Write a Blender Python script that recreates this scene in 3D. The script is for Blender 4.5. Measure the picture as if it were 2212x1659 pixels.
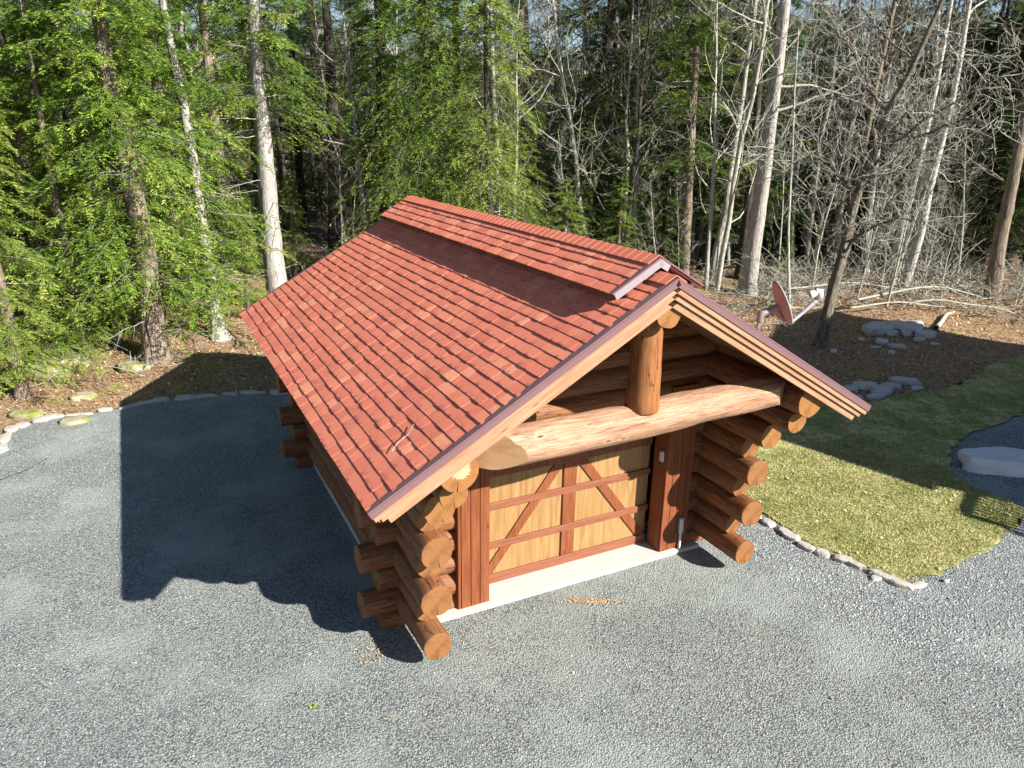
import bpy, bmesh, math, random
import numpy as np
from mathutils import Vector, Matrix

# ------------------------------------------------------------------ camera, sky, sun, exposure
scene = bpy.context.scene
for o in list(bpy.data.objects): bpy.data.objects.remove(o)
COL = scene.collection
CAM = Vector((-5.195, -6.263, 6.44))
RT = Vector((0.89312639, -0.44958053, 0.01423397))
UP = Vector((0.1337573, 0.2956663, 0.94588077))
FW = Vector((0.42945808, 0.84288717, -0.32420205))
FPX = 1594.156                                       # focal length for a picture 2212 px wide
cam_data = bpy.data.cameras.new('camera')
cam_data.sensor_width = 36; cam_data.lens = FPX/2212*36
cam_data.clip_start = .1; cam_data.clip_end = 1500
cam = bpy.data.objects.new('camera', cam_data); COL.objects.link(cam)
M = Matrix((RT, UP, -FW)).transposed().to_4x4(); M.translation = CAM
cam.matrix_world = M
scene.camera = cam

SUN_A, SUN_B = .86, 1.46                             # shadow length per metre of height, x and y
SUNV = Vector((SUN_A, -SUN_B, 1.0)).normalized()     # towards the sun
sun_el = math.asin(SUNV.z); sun_az = math.atan2(SUNV.x, SUNV.y)
world = bpy.data.worlds.new('World'); scene.world = world; world.use_nodes = True
wn = world.node_tree.nodes; wl = world.node_tree.links
bg = wn['Background']
sky = wn.new('ShaderNodeTexSky'); sky.sky_type = 'NISHITA'; sky.sun_disc = False
sky.sun_elevation = sun_el; sky.sun_rotation = sun_az
sky.air_density = 1.0; sky.dust_density = .3; sky.ozone_density = 2.0
wl.new(sky.outputs[0], bg.inputs['Color']); bg.inputs['Strength'].default_value = 0.05
sd = bpy.data.lights.new('sun', 'SUN'); sd.energy = 5.0; sd.angle = math.radians(.5); sd.color = (1, .94, .85)
so = bpy.data.objects.new('sun', sd); COL.objects.link(so)
so.rotation_euler = (-SUNV).to_track_quat('-Z', 'Y').to_euler()
scene.view_settings.view_transform = 'Standard'; scene.view_settings.look = 'None'
scene.view_settings.gamma = 1; scene.view_settings.use_curve_mapping = False
scene.view_settings.exposure = 1.42
scene.render.engine = 'CYCLES'
scene.cycles.max_bounces = 5; scene.cycles.diffuse_bounces = 3; scene.cycles.transmission_bounces = 3

R_ = random.Random(7)
rng = np.random.default_rng(11)

# ------------------------------------------------------------------ materials
def NT(name):
    m = bpy.data.materials.new(name); m.use_nodes = True
    nt = m.node_tree; p = nt.nodes['Principled BSDF']; p.inputs['Specular IOR Level'].default_value = .25
    return m, nt, p
def nd(nt, t, ins=None, **kw):
    n = nt.nodes.new('ShaderNode'+t)
    for k, v in kw.items(): setattr(n, k, v)
    for k, v in (ins or {}).items():
        if isinstance(v, bpy.types.NodeSocket): nt.links.new(v, n.inputs[k])
        else: n.inputs[k].default_value = v
    return n
def ramp(nt, fac, stops):
    r = nt.nodes.new('ShaderNodeValToRGB'); nt.links.new(fac, r.inputs[0])
    e = r.color_ramp.elements
    while len(e) < len(stops): e.new(.5)
    for i, (p, c) in enumerate(stops):
        e[i].position = p; e[i].color = (*c, 1) if not isinstance(c, float) else (c, c, c, 1)
    return r.outputs[0]
def mixc(nt, f, a, b, mode='MIX'):
    n = nt.nodes.new('ShaderNodeMix'); n.data_type = 'RGBA'; n.blend_type = mode
    for i, v in ((0, f), (6, a), (7, b)):
        if isinstance(v, bpy.types.NodeSocket): nt.links.new(v, n.inputs[i])
        elif i == 0: n.inputs[0].default_value = v
        else: n.inputs[i].default_value = (*v, 1)
    return n.outputs[2]
def coords(nt, kind='Object', scale=(1, 1, 1), off=(0, 0, 0)):
    if kind == 'Pos': s = nd(nt, 'NewGeometry').outputs['Position']
    else: s = nd(nt, 'TexCoord').outputs[kind]
    return nd(nt, 'Mapping', {'Vector': s, 'Scale': scale, 'Location': off}).outputs[0]
def noise(nt, v, sc, det=4, rough=.6, dist=0):
    return nd(nt, 'TexNoise', {'Vector': v, 'Scale': sc, 'Detail': det, 'Roughness': rough, 'Distortion': dist}).outputs[0]
def bump(nt, p, h, strength=.5, dist=.02, prev=None):
    b = nd(nt, 'Bump', {'Height': h, 'Strength': strength, 'Distance': dist})
    if prev: nt.links.new(prev, b.inputs['Normal'])
    nt.links.new(b.outputs[0], p.inputs['Normal']); return b.outputs[0]
def math_(nt, op, a, b=0.0, c=None):
    n = nt.nodes.new('ShaderNodeMath'); n.operation = op
    for i, v in enumerate((a, b, c)):
        if v is None: continue
        if isinstance(v, bpy.types.NodeSocket): nt.links.new(v, n.inputs[i])
        else: n.inputs[i].default_value = v
    return n.outputs[0]
def setc(nt, p, c, rough=.8):
    nt.links.new(c, p.inputs['Base Color']); p.inputs['Roughness'].default_value = rough

def log_mat(name, dark, mid, light, knot=True, grey=(.3, .22, .16), greyamt=.35, W=.46, ckw=1.0):
    dark, mid, light, grey = [tuple(x*W for x in c) for c in (dark, mid, light, grey)]
    m, nt, p = NT(name)
    rnd = nd(nt, 'ObjectInfo').outputs['Random']
    base = nd(nt, 'TexCoord').outputs['Object']
    offv = nd(nt, 'CombineXYZ', {'X': math_(nt, 'MULTIPLY', rnd, 37.0), 'Y': math_(nt, 'MULTIPLY', rnd, 11.0)}).outputs[0]
    v0 = nd(nt, 'VectorMath', {0: base, 1: offv}, operation='ADD').outputs[0]
    v = nd(nt, 'Mapping', {'Vector': v0, 'Scale': (1.1, 16, 16)}).outputs[0]
    vb = nd(nt, 'Mapping', {'Vector': v0, 'Scale': (.8, 3, 3)}).outputs[0]
    n1 = noise(nt, v, 2.2, 6, .65, .6); n2 = noise(nt, vb, 1.6, 4, .6)
    c = ramp(nt, n1, [(.28, dark), (.5, mid), (.72, light)])
    c = mixc(nt, ramp(nt, n2, [(.4, 0.), (.7, greyamt)]), c, grey)
    c = mixc(nt, math_(nt, 'MULTIPLY', rnd, .35), c, light)
    if knot:
        vk = nd(nt, 'Mapping', {'Vector': v0, 'Scale': (1.0, 2.4, 2.4)}).outputs[0]
        vo = nd(nt, 'TexVoronoi', {'Vector': vk, 'Scale': 1.6, 'Randomness': 1.0}).outputs['Distance']
        c = mixc(nt, ramp(nt, vo, [(.035, 1.), (.075, 0.)]), c, tuple(x*.38 for x in dark))
        c = mixc(nt, ramp(nt, vo, [(.07, 0.), (.1, .5), (.16, 0.)]), c, light)
    st = noise(nt, nd(nt, 'Mapping', {'Vector': v0, 'Scale': (.7, 22, 22)}).outputs[0], 2.6, 3, .5)
    c = mixc(nt, ramp(nt, st, [(.30, .75), (.42, 0.)]), c, tuple(x*.5 for x in dark))
    c = mixc(nt, ramp(nt, noise(nt, nd(nt, 'Mapping', {'Vector': v0, 'Scale': (1.5, 5, 5)}).outputs[0], 3.0, 5, .7), [(.5, 0.), (.72, .5)]), c, tuple(x*.75 for x in dark))
    ck = noise(nt, nd(nt, 'Mapping', {'Vector': v0, 'Scale': (.45, 6, 6)}).outputs[0], 1.5, 3, .55)
    crk = ramp(nt, math_(nt, 'ABSOLUTE', math_(nt, 'SUBTRACT', ck, .5)), [(.003*ckw, .85*min(1, ckw+.2)), (.010*ckw, 0.)])
    c = mixc(nt, crk, c, tuple(x*.22 for x in dark))
    setc(nt, p, c, .62)
    vs = nd(nt, 'Mapping', {'Vector': v0, 'Scale': (2.0, 40, 40)}).outputs[0]
    n3 = noise(nt, vs, 2.0, 5, .7)
    b = bump(nt, p, n3, .35, .006)
    b = bump(nt, p, n2, .5, .03, b)
    bump(nt, p, math_(nt, 'SUBTRACT', 1.0, crk), .8, .01, b)
    return m
M_LOG = log_mat('stained_log', (.28, .085, .028), (.46, .175, .066), (.60, .27, .12), W=.45)
M_TIE = log_mat('peeled_log', (.38, .14, .07), (.72, .40, .235), (.90, .66, .46), grey=(.60, .27, .15), greyamt=.8, W=.46, ckw=.4)
M_POST = log_mat('post_wood', (.33, .10, .028), (.50, .19, .058), (.60, .27, .10), greyamt=.1)
def end_mat(name, c1, c2, pale=None, W=.44):
    c1 = tuple(x*W for x in c1); c2 = tuple(x*W for x in c2); pale = tuple(x*.6 for x in pale) if pale else None
    m, nt, p = NT(name)
    tc = nd(nt, 'TexCoord').outputs['Object']
    rnd = nd(nt, 'ObjectInfo').outputs['Random']
    v = nd(nt, 'Mapping', {'Vector': tc, 'Scale': (.02, 1, 1.08), 'Location': (0, .02, -.03)}).outputs[0]
    w = nd(nt, 'TexWave', {'Vector': v, 'Scale': 22.0, 'Distortion': 1.6, 'Detail': 3.0, 'Detail Scale': 2.0}, wave_type='RINGS', rings_direction='X').outputs['Fac']
    n = noise(nt, v, 9, 5, .65)
    c = mixc(nt, w, c1, c2)
    c = mixc(nt, math_(nt, 'MULTIPLY', n, .55), c, tuple(x*.62 for x in c1))
    c = mixc(nt, ramp(nt, noise(nt, v, 60, 2, .5), [(.55, 0.), (.7, .35)]), c, (.36, .23, .11))
    c = mixc(nt, ramp(nt, noise(nt, v, 4, 5, .7), [(.5, 0.), (.68, .5)]), c, tuple(x*.5 for x in c1))
    if pale:
        sp = nd(nt, 'SeparateXYZ', {'Vector': tc})
        ang = math_(nt, 'ARCTAN2', sp.outputs['Y'], sp.outputs['Z'])
        r = nd(nt, 'VectorMath', {0: v}, operation='LENGTH').outputs['Value']
        an = noise(nt, nd(nt, 'CombineXYZ', {'X': math_(nt, 'MULTIPLY', ang, 2.6), 'Y': math_(nt, 'MULTIPLY', r, 3.0)}).outputs[0], 2.2, 4, .7)
        lim = math_(nt, 'MULTIPLY', an, .21)
        f = math_(nt, 'GREATER_THAN', lim, r)
        c = mixc(nt, math_(nt, 'MULTIPLY', f, .9), c, pale)
    setc(nt, p, c, .6); bump(nt, p, w, .25, .003)
    return m
M_END = end_mat('end_grain', (.36, .13, .04), (.72, .35, .13), W=.44)
M_ENDP = end_mat('end_grain_pale_heart', (.56, .22, .06), (.70, .32, .10), pale=(.74, .56, .30))
M_ENDY = end_mat('end_grain_golden', (.46, .185, .05), (.76, .39, .125), W=.42)
M_CUT = end_mat('weathered_cut', (.80, .44, .22), (.92, .56, .31))

def wood(name, a, b, c, axis, sc=1.0, rough=.5, knots=0.0, W=.48):
    a, b, c = [tuple(x*W for x in q) for q in (a, b, c)]
    m, nt, p = NT(name)
    s = [13., 13., 13.]; s[axis] = .9
    rnd = nd(nt, 'ObjectInfo').outputs['Random']
    off = nd(nt, 'CombineXYZ', {'X': math_(nt, 'MULTIPLY', rnd, 31.), 'Y': math_(nt, 'MULTIPLY', rnd, 17.), 'Z': math_(nt, 'MULTIPLY', rnd, 9.)}).outputs[0]
    v0 = nd(nt, 'VectorMath', {0: nd(nt, 'TexCoord').outputs['Object'], 1: off}, operation='ADD').outputs[0]
    v = nd(nt, 'Mapping', {'Vector': v0, 'Scale': [x*sc for x in s]}).outputs[0]
    n1 = noise(nt, v, 2.0, 5, .65, .5)
    col = ramp(nt, n1, [(.3, a), (.5, b), (.72, c)])
    if knots:
        s2 = [4., 4., 4.]; s2[axis] = 1.6
        vo = nd(nt, 'TexVoronoi', {'Vector': nd(nt, 'Mapping', {'Vector': v0, 'Scale': s2}).outputs[0], 'Scale': knots}).outputs['Distance']
        col = mixc(nt, ramp(nt, vo, [(.05, .8), (.11, 0.)]), col, tuple(x*.45 for x in a))
    setc(nt, p, col, rough); bump(nt, p, n1, .25, .004)
    return m
M_TRIM = wood('red_brown_trim', (.27, .072, .026), (.37, .115, .045), (.46, .17, .075), 2, knots=1.3)
M_RAIL = wood('door_rail_wood', (.32, .10, .05), (.42, .155, .085), (.50, .20, .12), 0)
M_PANELW = wood('golden_plywood', (.44, .225, .08), (.58, .34, .135), (.72, .47, .22), 2, .55, knots=0, W=.46)
M_FASCIA = wood('cedar_fascia', (.58, .27, .14), (.72, .40, .235), (.82, .54, .36), 0, knots=1.0, W=.44)
M_SOFFIT = wood('cedar_soffit', (.42, .20, .095), (.52, .26, .13), (.60, .32, .17), 1)

def plain(name, col, rough=.5, metal=0., nsc=30., var=.12):
    m, nt, p = NT(name)
    n = noise(nt, coords(nt), nsc, 4)
    c = mixc(nt, n, tuple(x*(1-var) for x in col), tuple(min(1, x*(1+var)) for x in col))
    setc(nt, p, c, rough); p.inputs['Metallic'].default_value = metal
    bump(nt, p, n, .1, .003); return m
M_DRIP = plain('purple_brown_metal', (.15, .085, .09), .4, .0)
M_FLASH = plain('pale_flashing', (.24, .21, .235), .35, .0, 8)
M_CONC = plain('white_concrete', (.45, .435, .41), .85, 0, 12, .1)
M_DISH = plain('dish_brown_paint', (.165, .165, .17), .45, 0, 6, .06)
M_ARM = plain('dish_arm_grey', (.36, .37, .41), .4, 0, 9, .08)
M_WHITE = plain('white_plastic', (.5, .5, .48), .4)
M_GREYM = plain('galvanised_grey', (.45, .47, .49), .4, .4)
M_DARK = plain('dark_gap', (.02, .017, .015), .9)

# shingles
def shingle_mat():
    m, nt, p = NT('red_asphalt_shingle')
    t = nd(nt, 'Attribute', attribute_name='tint').outputs['Fac']
    pos = coords(nt, 'Pos')
    n = noise(nt, pos, 3.0, 3); g = noise(nt, pos, 260, 2, .7)
    c = ramp(nt, t, [(0., (.56, .165, .112)), (.45, (.66, .208, .130)), (.8, (.72, .250, .150)), (1., (.80, .34, .20))])
    c = mixc(nt, ramp(nt, n, [(.35, 0.), (.7, .25)]), c, (.60, .175, .13))
    c = mixc(nt, ramp(nt, g, [(.38, .35), (.60, 0.)]), c, (.36, .09, .07))
    # the darker shadow-band granules printed near the butt edge, broken up by noise
    e = nd(nt, 'Attribute', attribute_name='edge').outputs['Fac']
    bn = noise(nt, pos, 11, 3, .6)
    f = math_(nt, 'MULTIPLY', math_(nt, 'POWER', e, 5.0), ramp(nt, bn, [(.52, 0.), (.60, 1.)]))
    c = mixc(nt, math_(nt, 'MULTIPLY', f, .75), c, (.12, .045, .06))
    setc(nt, p, c, .95); p.inputs['Specular IOR Level'].default_value = .08
    bump(nt, p, g, .5, .004); return m
M_SH = shingle_mat()

def ground_litter():
    m, nt, p = NT('leaf_litter_ground')
    pos = coords(nt, 'Pos')
    a = noise(nt, pos, 9, 8, .75); b = noise(nt, pos, .35, 4, .6); d = noise(nt, pos, 55, 4, .7)
    c = ramp(nt, a, [(.3, (.07, .05, .032)), (.45, (.27, .18, .105)), (.58, (.44, .31, .18)), (.75, (.64, .50, .33))])
    c = mixc(nt, ramp(nt, d, [(.4, .7), (.6, 0.)]), c, (.11, .065, .04))
    moss = ramp(nt, noise(nt, pos, .9, 5, .65), [(.56, 0.), (.68, .75)])
    c = mixc(nt, moss, c, (.30, .30, .05))
    c = mixc(nt, ramp(nt, b, [(.4, 0.), (.65, .45)]), c, (.30, .20, .12))
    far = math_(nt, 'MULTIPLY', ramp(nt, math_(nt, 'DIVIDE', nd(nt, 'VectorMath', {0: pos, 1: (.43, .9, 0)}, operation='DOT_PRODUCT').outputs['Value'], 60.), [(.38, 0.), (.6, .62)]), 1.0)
    c = mixc(nt, far, c, (.085, .06, .042))  # the wood's shade put into the litter colour, darker with distance
    setc(nt, p, c, .95); bump(nt, p, a, 1., .05); return m
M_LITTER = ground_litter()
def gravel():
    m, nt, p = NT('crushed_gravel')
    pos = coords(nt, 'Pos')
    big = noise(nt, pos, .45, 5, .6); mid = noise(nt, pos, 2.2, 5, .65)
    v1 = nd(nt, 'TexVoronoi', {'Vector': pos, 'Scale': 46.0, 'Randomness': 1.0})
    v2 = nd(nt, 'TexVoronoi', {'Vector': pos, 'Scale': 70.0, 'Randomness': 1.0})
    fine = noise(nt, pos, 120, 3, .8)
    c = mixc(nt, ramp(nt, big, [(.35, 0.), (.62, 1.)]), (.42, .475, .44), (.53, .555, .52))
    cell = nd(nt, 'SeparateColor', {'Color': v1.outputs['Color']}).outputs[0]
    c = mixc(nt, ramp(nt, cell, [(.2, .75), (.55, 0.)]), c, (.20, .23, .235))
    c = mixc(nt, ramp(nt, cell, [(.72, 0.), (.95, .75)]), c, (.58, .60, .58))
    c = mixc(nt, ramp(nt, v1.outputs['Distance'], [(.36, 0.), (.70, .85)]), c, (.075, .085, .09))
    c = mixc(nt, ramp(nt, fine, [(.42, .8), (.54, 0.)]), c, (.17, .19, .185))
    # worn, packed patches and faint tyre tracks
    worn = ramp(nt, noise(nt, coords(nt, 'Pos', off=(4, 7, 0)), .55, 5, .62), [(.48, 0.), (.62, .65)])
    c = mixc(nt, math_(nt, 'MULTIPLY', worn, .75), c, (.42, .47, .44))
    wp = nd(nt, 'VectorMath', {0: pos, 1: nd(nt, 'CombineXYZ', {'X': math_(nt, 'MULTIPLY', noise(nt, pos, .5, 2), .9)}).outputs[0]}, operation='ADD').outputs[0]
    rad = nd(nt, 'VectorMath', {0: wp, 1: (9.5, -4.0, 0)}, operation='DISTANCE').outputs['Value']
    for rr0 in (9.2, 10.75, 12.4):
        dd = math_(nt, 'ABSOLUTE', math_(nt, 'SUBTRACT', rad, rr0))
        tr = math_(nt, 'MULTIPLY', ramp(nt, dd, [(.05, .5), (.16, 0.)]), ramp(nt, noise(nt, pos, 1.3, 4, .6), [(.4, 0.), (.6, 1.)]))
        c = mixc(nt, tr, c, (.26, .29, .28))
    c = mixc(nt, ramp(nt, mid, [(.36, .35), (.5, 0.)]), c, (.28, .32, .30))
    # brown dirt and moss stains
    c = mixc(nt, ramp(nt, noise(nt, pos, .8, 6, .7), [(.62, 0.), (.8, .4)]), c, (.27, .21, .13))
    c = mixc(nt, ramp(nt, noise(nt, coords(nt, 'Pos', off=(9, 3, 0)), 1.6, 6, .7), [(.68, 0.), (.8, .5)]), c, (.12, .16, .09))
    setc(nt, p, c, .9)
    h = math_(nt, 'SUBTRACT', fine, math_(nt, 'MULTIPLY', v1.outputs['Distance'], 1.4))
    b = bump(nt, p, h, 1., .022)
    bump(nt, p, mid, .55, .05, b); return m
M_GRAVEL = gravel()
def lawn():
    m, nt, p = NT('patchy_lawn_soil')
    pos = coords(nt, 'Pos')
    a = noise(nt, pos, 14, 7, .75); b = noise(nt, pos, 1.1, 5, .65)
    c = ramp(nt, a, [(.3, (.09, .10, .03)), (.46, (.34, .33, .12)), (.62, (.60, .54, .31)), (.78, (.75, .69, .48))])
    c = mixc(nt, ramp(nt, b, [(.42, 0.), (.58, .8)]), c, (.15, .20, .045))
    c = mixc(nt, ramp(nt, noise(nt, pos, 4.5, 5, .7), [(.35, .7), (.5, 0.)]), c, (.10, .12, .03))
    setc(nt, p, c, .95); bump(nt, p, a, .8, .03); return m
M_LAWN = lawn()
def stone(name, c1, c2, moss=0.):
    m, nt, p = NT(name)
    t = coords(nt, 'Object'); pos = coords(nt, 'Pos')
    a = noise(nt, pos, 5, 7, .7); r = nd(nt, 'ObjectInfo').outputs['Random']
    c = mixc(nt, a, c1, c2)
    c = mixc(nt, math_(nt, 'MULTIPLY', r, .4), c, (.42, .37, .30))
    if moss: c = mixc(nt, ramp(nt, noise(nt, pos, 3, 5), [(.42, moss), (.58, 0.)]), c, (.17, .18, .03))
    setc(nt, p, c, .85); bump(nt, p, a, .8, .04); return m
M_STONE = stone('pale_field_stone', (.27, .26, .24), (.50, .48, .45))
M_STONED = stone('grey_slab_stone', (.24, .26, .27), (.56, .58, .58))
M_BOULDER = stone('pale_blue_boulder_stone', (.48, .50, .52), (.74, .74, .74))
M_MOSSY = stone('mossy_boulder', (.20, .18, .13), (.42, .38, .28), .9)
def bark(name, a, b, c, moss=.0):
    m, nt, p = NT(name)
    pos = coords(nt, 'Object', (9, 9, 1.6)); pb = coords(nt, 'Object')
    n = noise(nt, pos, 2.2, 6, .7, .4); n2 = noise(nt, pb, 1.3, 5, .65)
    col = ramp(nt, n, [(.33, a), (.5, b), (.68, c)])
    col = mixc(nt, ramp(nt, n2, [(.45, 0.), (.65, .6)]), col, b)
    if moss: col = mixc(nt, ramp(nt, noise(nt, pb, 2.6, 5), [(.52, 0.), (.62, moss)]), col, (.19, .18, .07))
    setc(nt, p, col, .9); bump(nt, p, n, .9, .04); return m
M_BARKP = bark('pale_grey_bark', (.10, .09, .08), (.31, .29, .265), (.50, .48, .45))
M_BARKB = bark('brown_grey_bark', (.06, .047, .035), (.18, .14, .11), (.34, .28, .23), .4)
M_BARKD = bark('dark_bark', (.018, .015, .013), (.05, .042, .035), (.10, .085, .07))
M_BARKD2 = bark('dark_mottled_bark', (.03, .026, .02), (.11, .095, .075), (.34, .32, .28), .3)
M_TWIG = bark('grey_twig', (.13, .125, .10), (.34, .335, .28), (.62, .61, .53))
M_TWIGD = bark('brown_twig', (.04, .038, .028), (.10, .098, .07), (.22, .22, .16))
M_BIRCH = bark('white_bark', (.16, .15, .13), (.48, .47, .43), (.72, .71, .67))
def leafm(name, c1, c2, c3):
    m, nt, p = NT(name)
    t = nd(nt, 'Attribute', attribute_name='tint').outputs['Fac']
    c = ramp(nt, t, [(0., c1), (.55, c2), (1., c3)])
    setc(nt, p, c, .55)
    tr = nd(nt, 'BsdfTranslucent', {'Color': c})
    mx = nd(nt, 'MixShader', {0: .22, 1: p.outputs[0], 2: tr.outputs[0]})
    nt.links.new(mx.outputs[0], nt.nodes['Material Output'].inputs[0]); return m
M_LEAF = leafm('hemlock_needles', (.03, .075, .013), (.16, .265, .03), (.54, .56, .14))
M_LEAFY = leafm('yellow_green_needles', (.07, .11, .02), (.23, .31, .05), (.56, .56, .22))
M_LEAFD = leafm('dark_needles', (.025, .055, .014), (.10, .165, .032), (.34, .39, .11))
M_LEAFK = leafm('shaded_dark_needles', (.012, .025, .009), (.035, .06, .018), (.09, .12, .04))  # same needles with deep-wood shade put into the colour
M_LITLEAF = leafm('fallen_leaves', (.17, .10, .055), (.44, .29, .16), (.74, .60, .42))
M_GRASS = leafm('grass_blades', (.10, .15, .025), (.44, .40, .14), (.86, .80, .60))
M_PEB = leafm('loose_stone', (.12, .135, .15), (.37, .40, .42), (.62, .64, .64))

# ------------------------------------------------------------------ object helpers
def tag(o, label=None, cat=None, group=None, kind=None):
    if label: o['label'] = label
    if cat: o['category'] = cat
    if group: o['group'] = group
    if kind: o['kind'] = kind
    return o
def empty(name, loc=(0, 0, 0)):
    o = bpy.data.objects.new(name, None); COL.objects.link(o); o.location = loc; o.empty_display_size = .3
    return o
def link(name, me, parent=None):
    o = bpy.data.objects.new(name, me); COL.objects.link(o)
    if parent: o.parent = parent
    return o
def np_mesh(name, V, F, mats, smooth=False, tint=None, mi=None, edge=None):
    """V (N,3), F (M,k) one polygon size"""
    V = np.asarray(V, np.float32); F = np.asarray(F, np.int32)
    me = bpy.data.meshes.new(name); k = F.shape[1]
    me.vertices.add(len(V)); me.vertices.foreach_set('co', V.ravel())
    me.loops.add(F.size); me.loops.foreach_set('vertex_index', F.ravel())
    me.polygons.add(len(F)); me.polygons.foreach_set('loop_start', np.arange(0, F.size, k, dtype=np.int32))
    me.polygons.foreach_set('loop_total', np.full(len(F), k, np.int32))
    if mi is not None: me.polygons.foreach_set('material_index', np.asarray(mi, np.int32))
    me.polygons.foreach_set('use_smooth', np.full(len(F), smooth))
    me.update(calc_edges=True)
    for nm, arr in (('tint', tint), ('edge', edge)):
        if arr is not None:
            a = me.attributes.new(nm, 'FLOAT', 'POINT'); a.data.foreach_set('value', np.asarray(arr, np.float32))
    for m in (mats if isinstance(mats, (list, tuple)) else [mats]): me.materials.append(m)
    return me
def box_vf(x0, x1, y0, y1, z0, z1):
    V = [(x, y, z) for x in (x0, x1) for y in (y0, y1) for z in (z0, z1)]
    F = [(0, 1, 3, 2), (4, 6, 7, 5), (0, 4, 5, 1), (2, 3, 7, 6), (0, 2, 6, 4), (1, 5, 7, 3)]
    return V, F
def box(name, x0, x1, y0, y1, z0, z1, mat, parent=None, bev=.006, mw=None):
    """a bevelled box; mw = matrix that places its local frame"""
    bm = bmesh.new(); c = Vector(((x0+x1)/2, (y0+y1)/2, (z0+z1)/2))
    V, F = box_vf(x0-c.x, x1-c.x, y0-c.y, y1-c.y, z0-c.z, z1-c.z)
    vs = [bm.verts.new(v) for v in V]
    for f in F: bm.faces.new([vs[i] for i in f])
    if bev: bmesh.ops.bevel(bm, geom=list(bm.edges), offset=min(bev, .3*min(x1-x0, y1-y0, z1-z0)), segments=1, affect='EDGES')
    bmesh.ops.recalc_face_normals(bm, faces=bm.faces)
    me = bpy.data.meshes.new(name); bm.to_mesh(me); bm.free(); me.materials.append(mat)
    o = link(name, me, parent)
    T = Matrix.Translation(c)
    o.matrix_local = (mw @ T) if mw else T
    return o
def tubes(P, Rd, n=4, closed_tip=True):
    """P (N,S,3), Rd (N,S) -> verts, quads of N tubes"""
    P = np.asarray(P, float); N, S, _ = P.shape
    T = np.gradient(P, axis=1); T /= np.linalg.norm(T, axis=2, keepdims=True)+1e-9
    ref = np.where(np.abs(T[..., 2:3]) > .9, np.array([1., 0, 0]), np.array([0, 0, 1.]))
    A = np.cross(T, ref); A /= np.linalg.norm(A, axis=2, keepdims=True)+1e-9
    B = np.cross(T, A)
    an = np.arange(n)/n*2*np.pi
    V = P[:, :, None] + Rd[:, :, None, None]*(A[:, :, None]*np.cos(an)[None, None, :, None]+B[:, :, None]*np.sin(an)[None, None, :, None])
    idx = np.arange(N*S*n).reshape(N, S, n)
    a = idx[:, :-1]; b = idx[:, 1:]
    F = np.stack([a, np.roll(a, -1, 2), np.roll(b, -1, 2), b], -1).reshape(-1, 4)
    return V.reshape(-1, 3), F
class Acc:
    def __init__(s): s.V = []; s.F = []; s.t = []; s.m = []; s.n = 0
    def add(s, V, F, t=None, m=0):
        V = np.asarray(V, float).reshape(-1, 3); F = np.asarray(F, int)
        s.V.append(V); s.F.append(F+s.n); s.n += len(V)
        s.t.append(np.zeros(len(V)) if t is None else t); s.m.append(np.full(len(F), m))
    def mesh(s, name, mats, smooth=False):
        return np_mesh(name, np.concatenate(s.V), np.concatenate(s.F), mats, smooth, np.concatenate(s.t), np.concatenate(s.m))

# where a bearing of the picture meets the ground: places far things by bearing and distance
def at_px(px, py, D):
    d = FW + RT*((px-1106)/FPX) - UP*((py-829.5)/FPX)
    k = D/math.hypot(d.x, d.y)
    return CAM + d*k
def sstep(a, b, x):
    t = np.clip((x-a)/(b-a), 0, 1); return t*t*(3-2*t)
def hgt(x, y):
    x = np.asarray(x, float); y = np.asarray(y, float)
    q = .43*x+.90*y
    out = np.maximum(sstep(12.6, 15.5, y+np.where(x > 3, -4, 0)*0), sstep(7.5, 12, .5*(x-6)+.8*(y-5.5)))
    bank = .28*out
    rough = out*(.10*np.sin(x*.9+y*.35)+.07*np.sin(y*1.3-x*.6)+.05*np.sin(2.6*x+1.1*y))
    dip = -1.4*sstep(26, 38, q)*sstep(6, 20, x)
    hill = 14*sstep(48, 165, q) + 2.0*sstep(30, 60, q)*(1-sstep(0, 12, x))
    return -.035 + bank + rough + dip + hill
def ground_px(px, D, py0=600):
    """ground point in the direction of column px at horizontal distance D"""
    lo, hi = -600, 3000
    for _ in range(40):
        mid = (lo+hi)/2; p = at_px(px, mid, D)
        if p.z > float(hgt(p.x, p.y)): lo = mid
        else: hi = mid
    return at_px(px, (lo+hi)/2, D)

def gp(px, py):
    d = FW + RT*((px-1106)/FPX) - UP*((py-829.5)/FPX); d.normalize(); t = 8.
    while t < 300:
        p = CAM+d*t
        if p.z <= float(hgt(p.x, p.y)): return p
        t += .05
    return p

# ------------------------------------------------------------------ ground sheets
xs = np.concatenate([np.linspace(-160, -22, 40), np.linspace(-21, 34, 150), np.linspace(35, 260, 60)])
ys = np.concatenate([np.linspace(-80, -13, 14), np.linspace(-12, 36, 130), np.linspace(37, 300, 70)])
X, Y = np.meshgrid(xs, ys, indexing='ij'); Z = hgt(X, Y)
idx = np.arange(X.size).reshape(X.shape)
F = np.stack([idx[:-1, :-1], idx[1:, :-1], idx[1:, 1:], idx[:-1, 1:]], -1).reshape(-1, 4)
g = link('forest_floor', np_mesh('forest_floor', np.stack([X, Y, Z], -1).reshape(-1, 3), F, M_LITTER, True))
tag(g, kind='structure')

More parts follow.
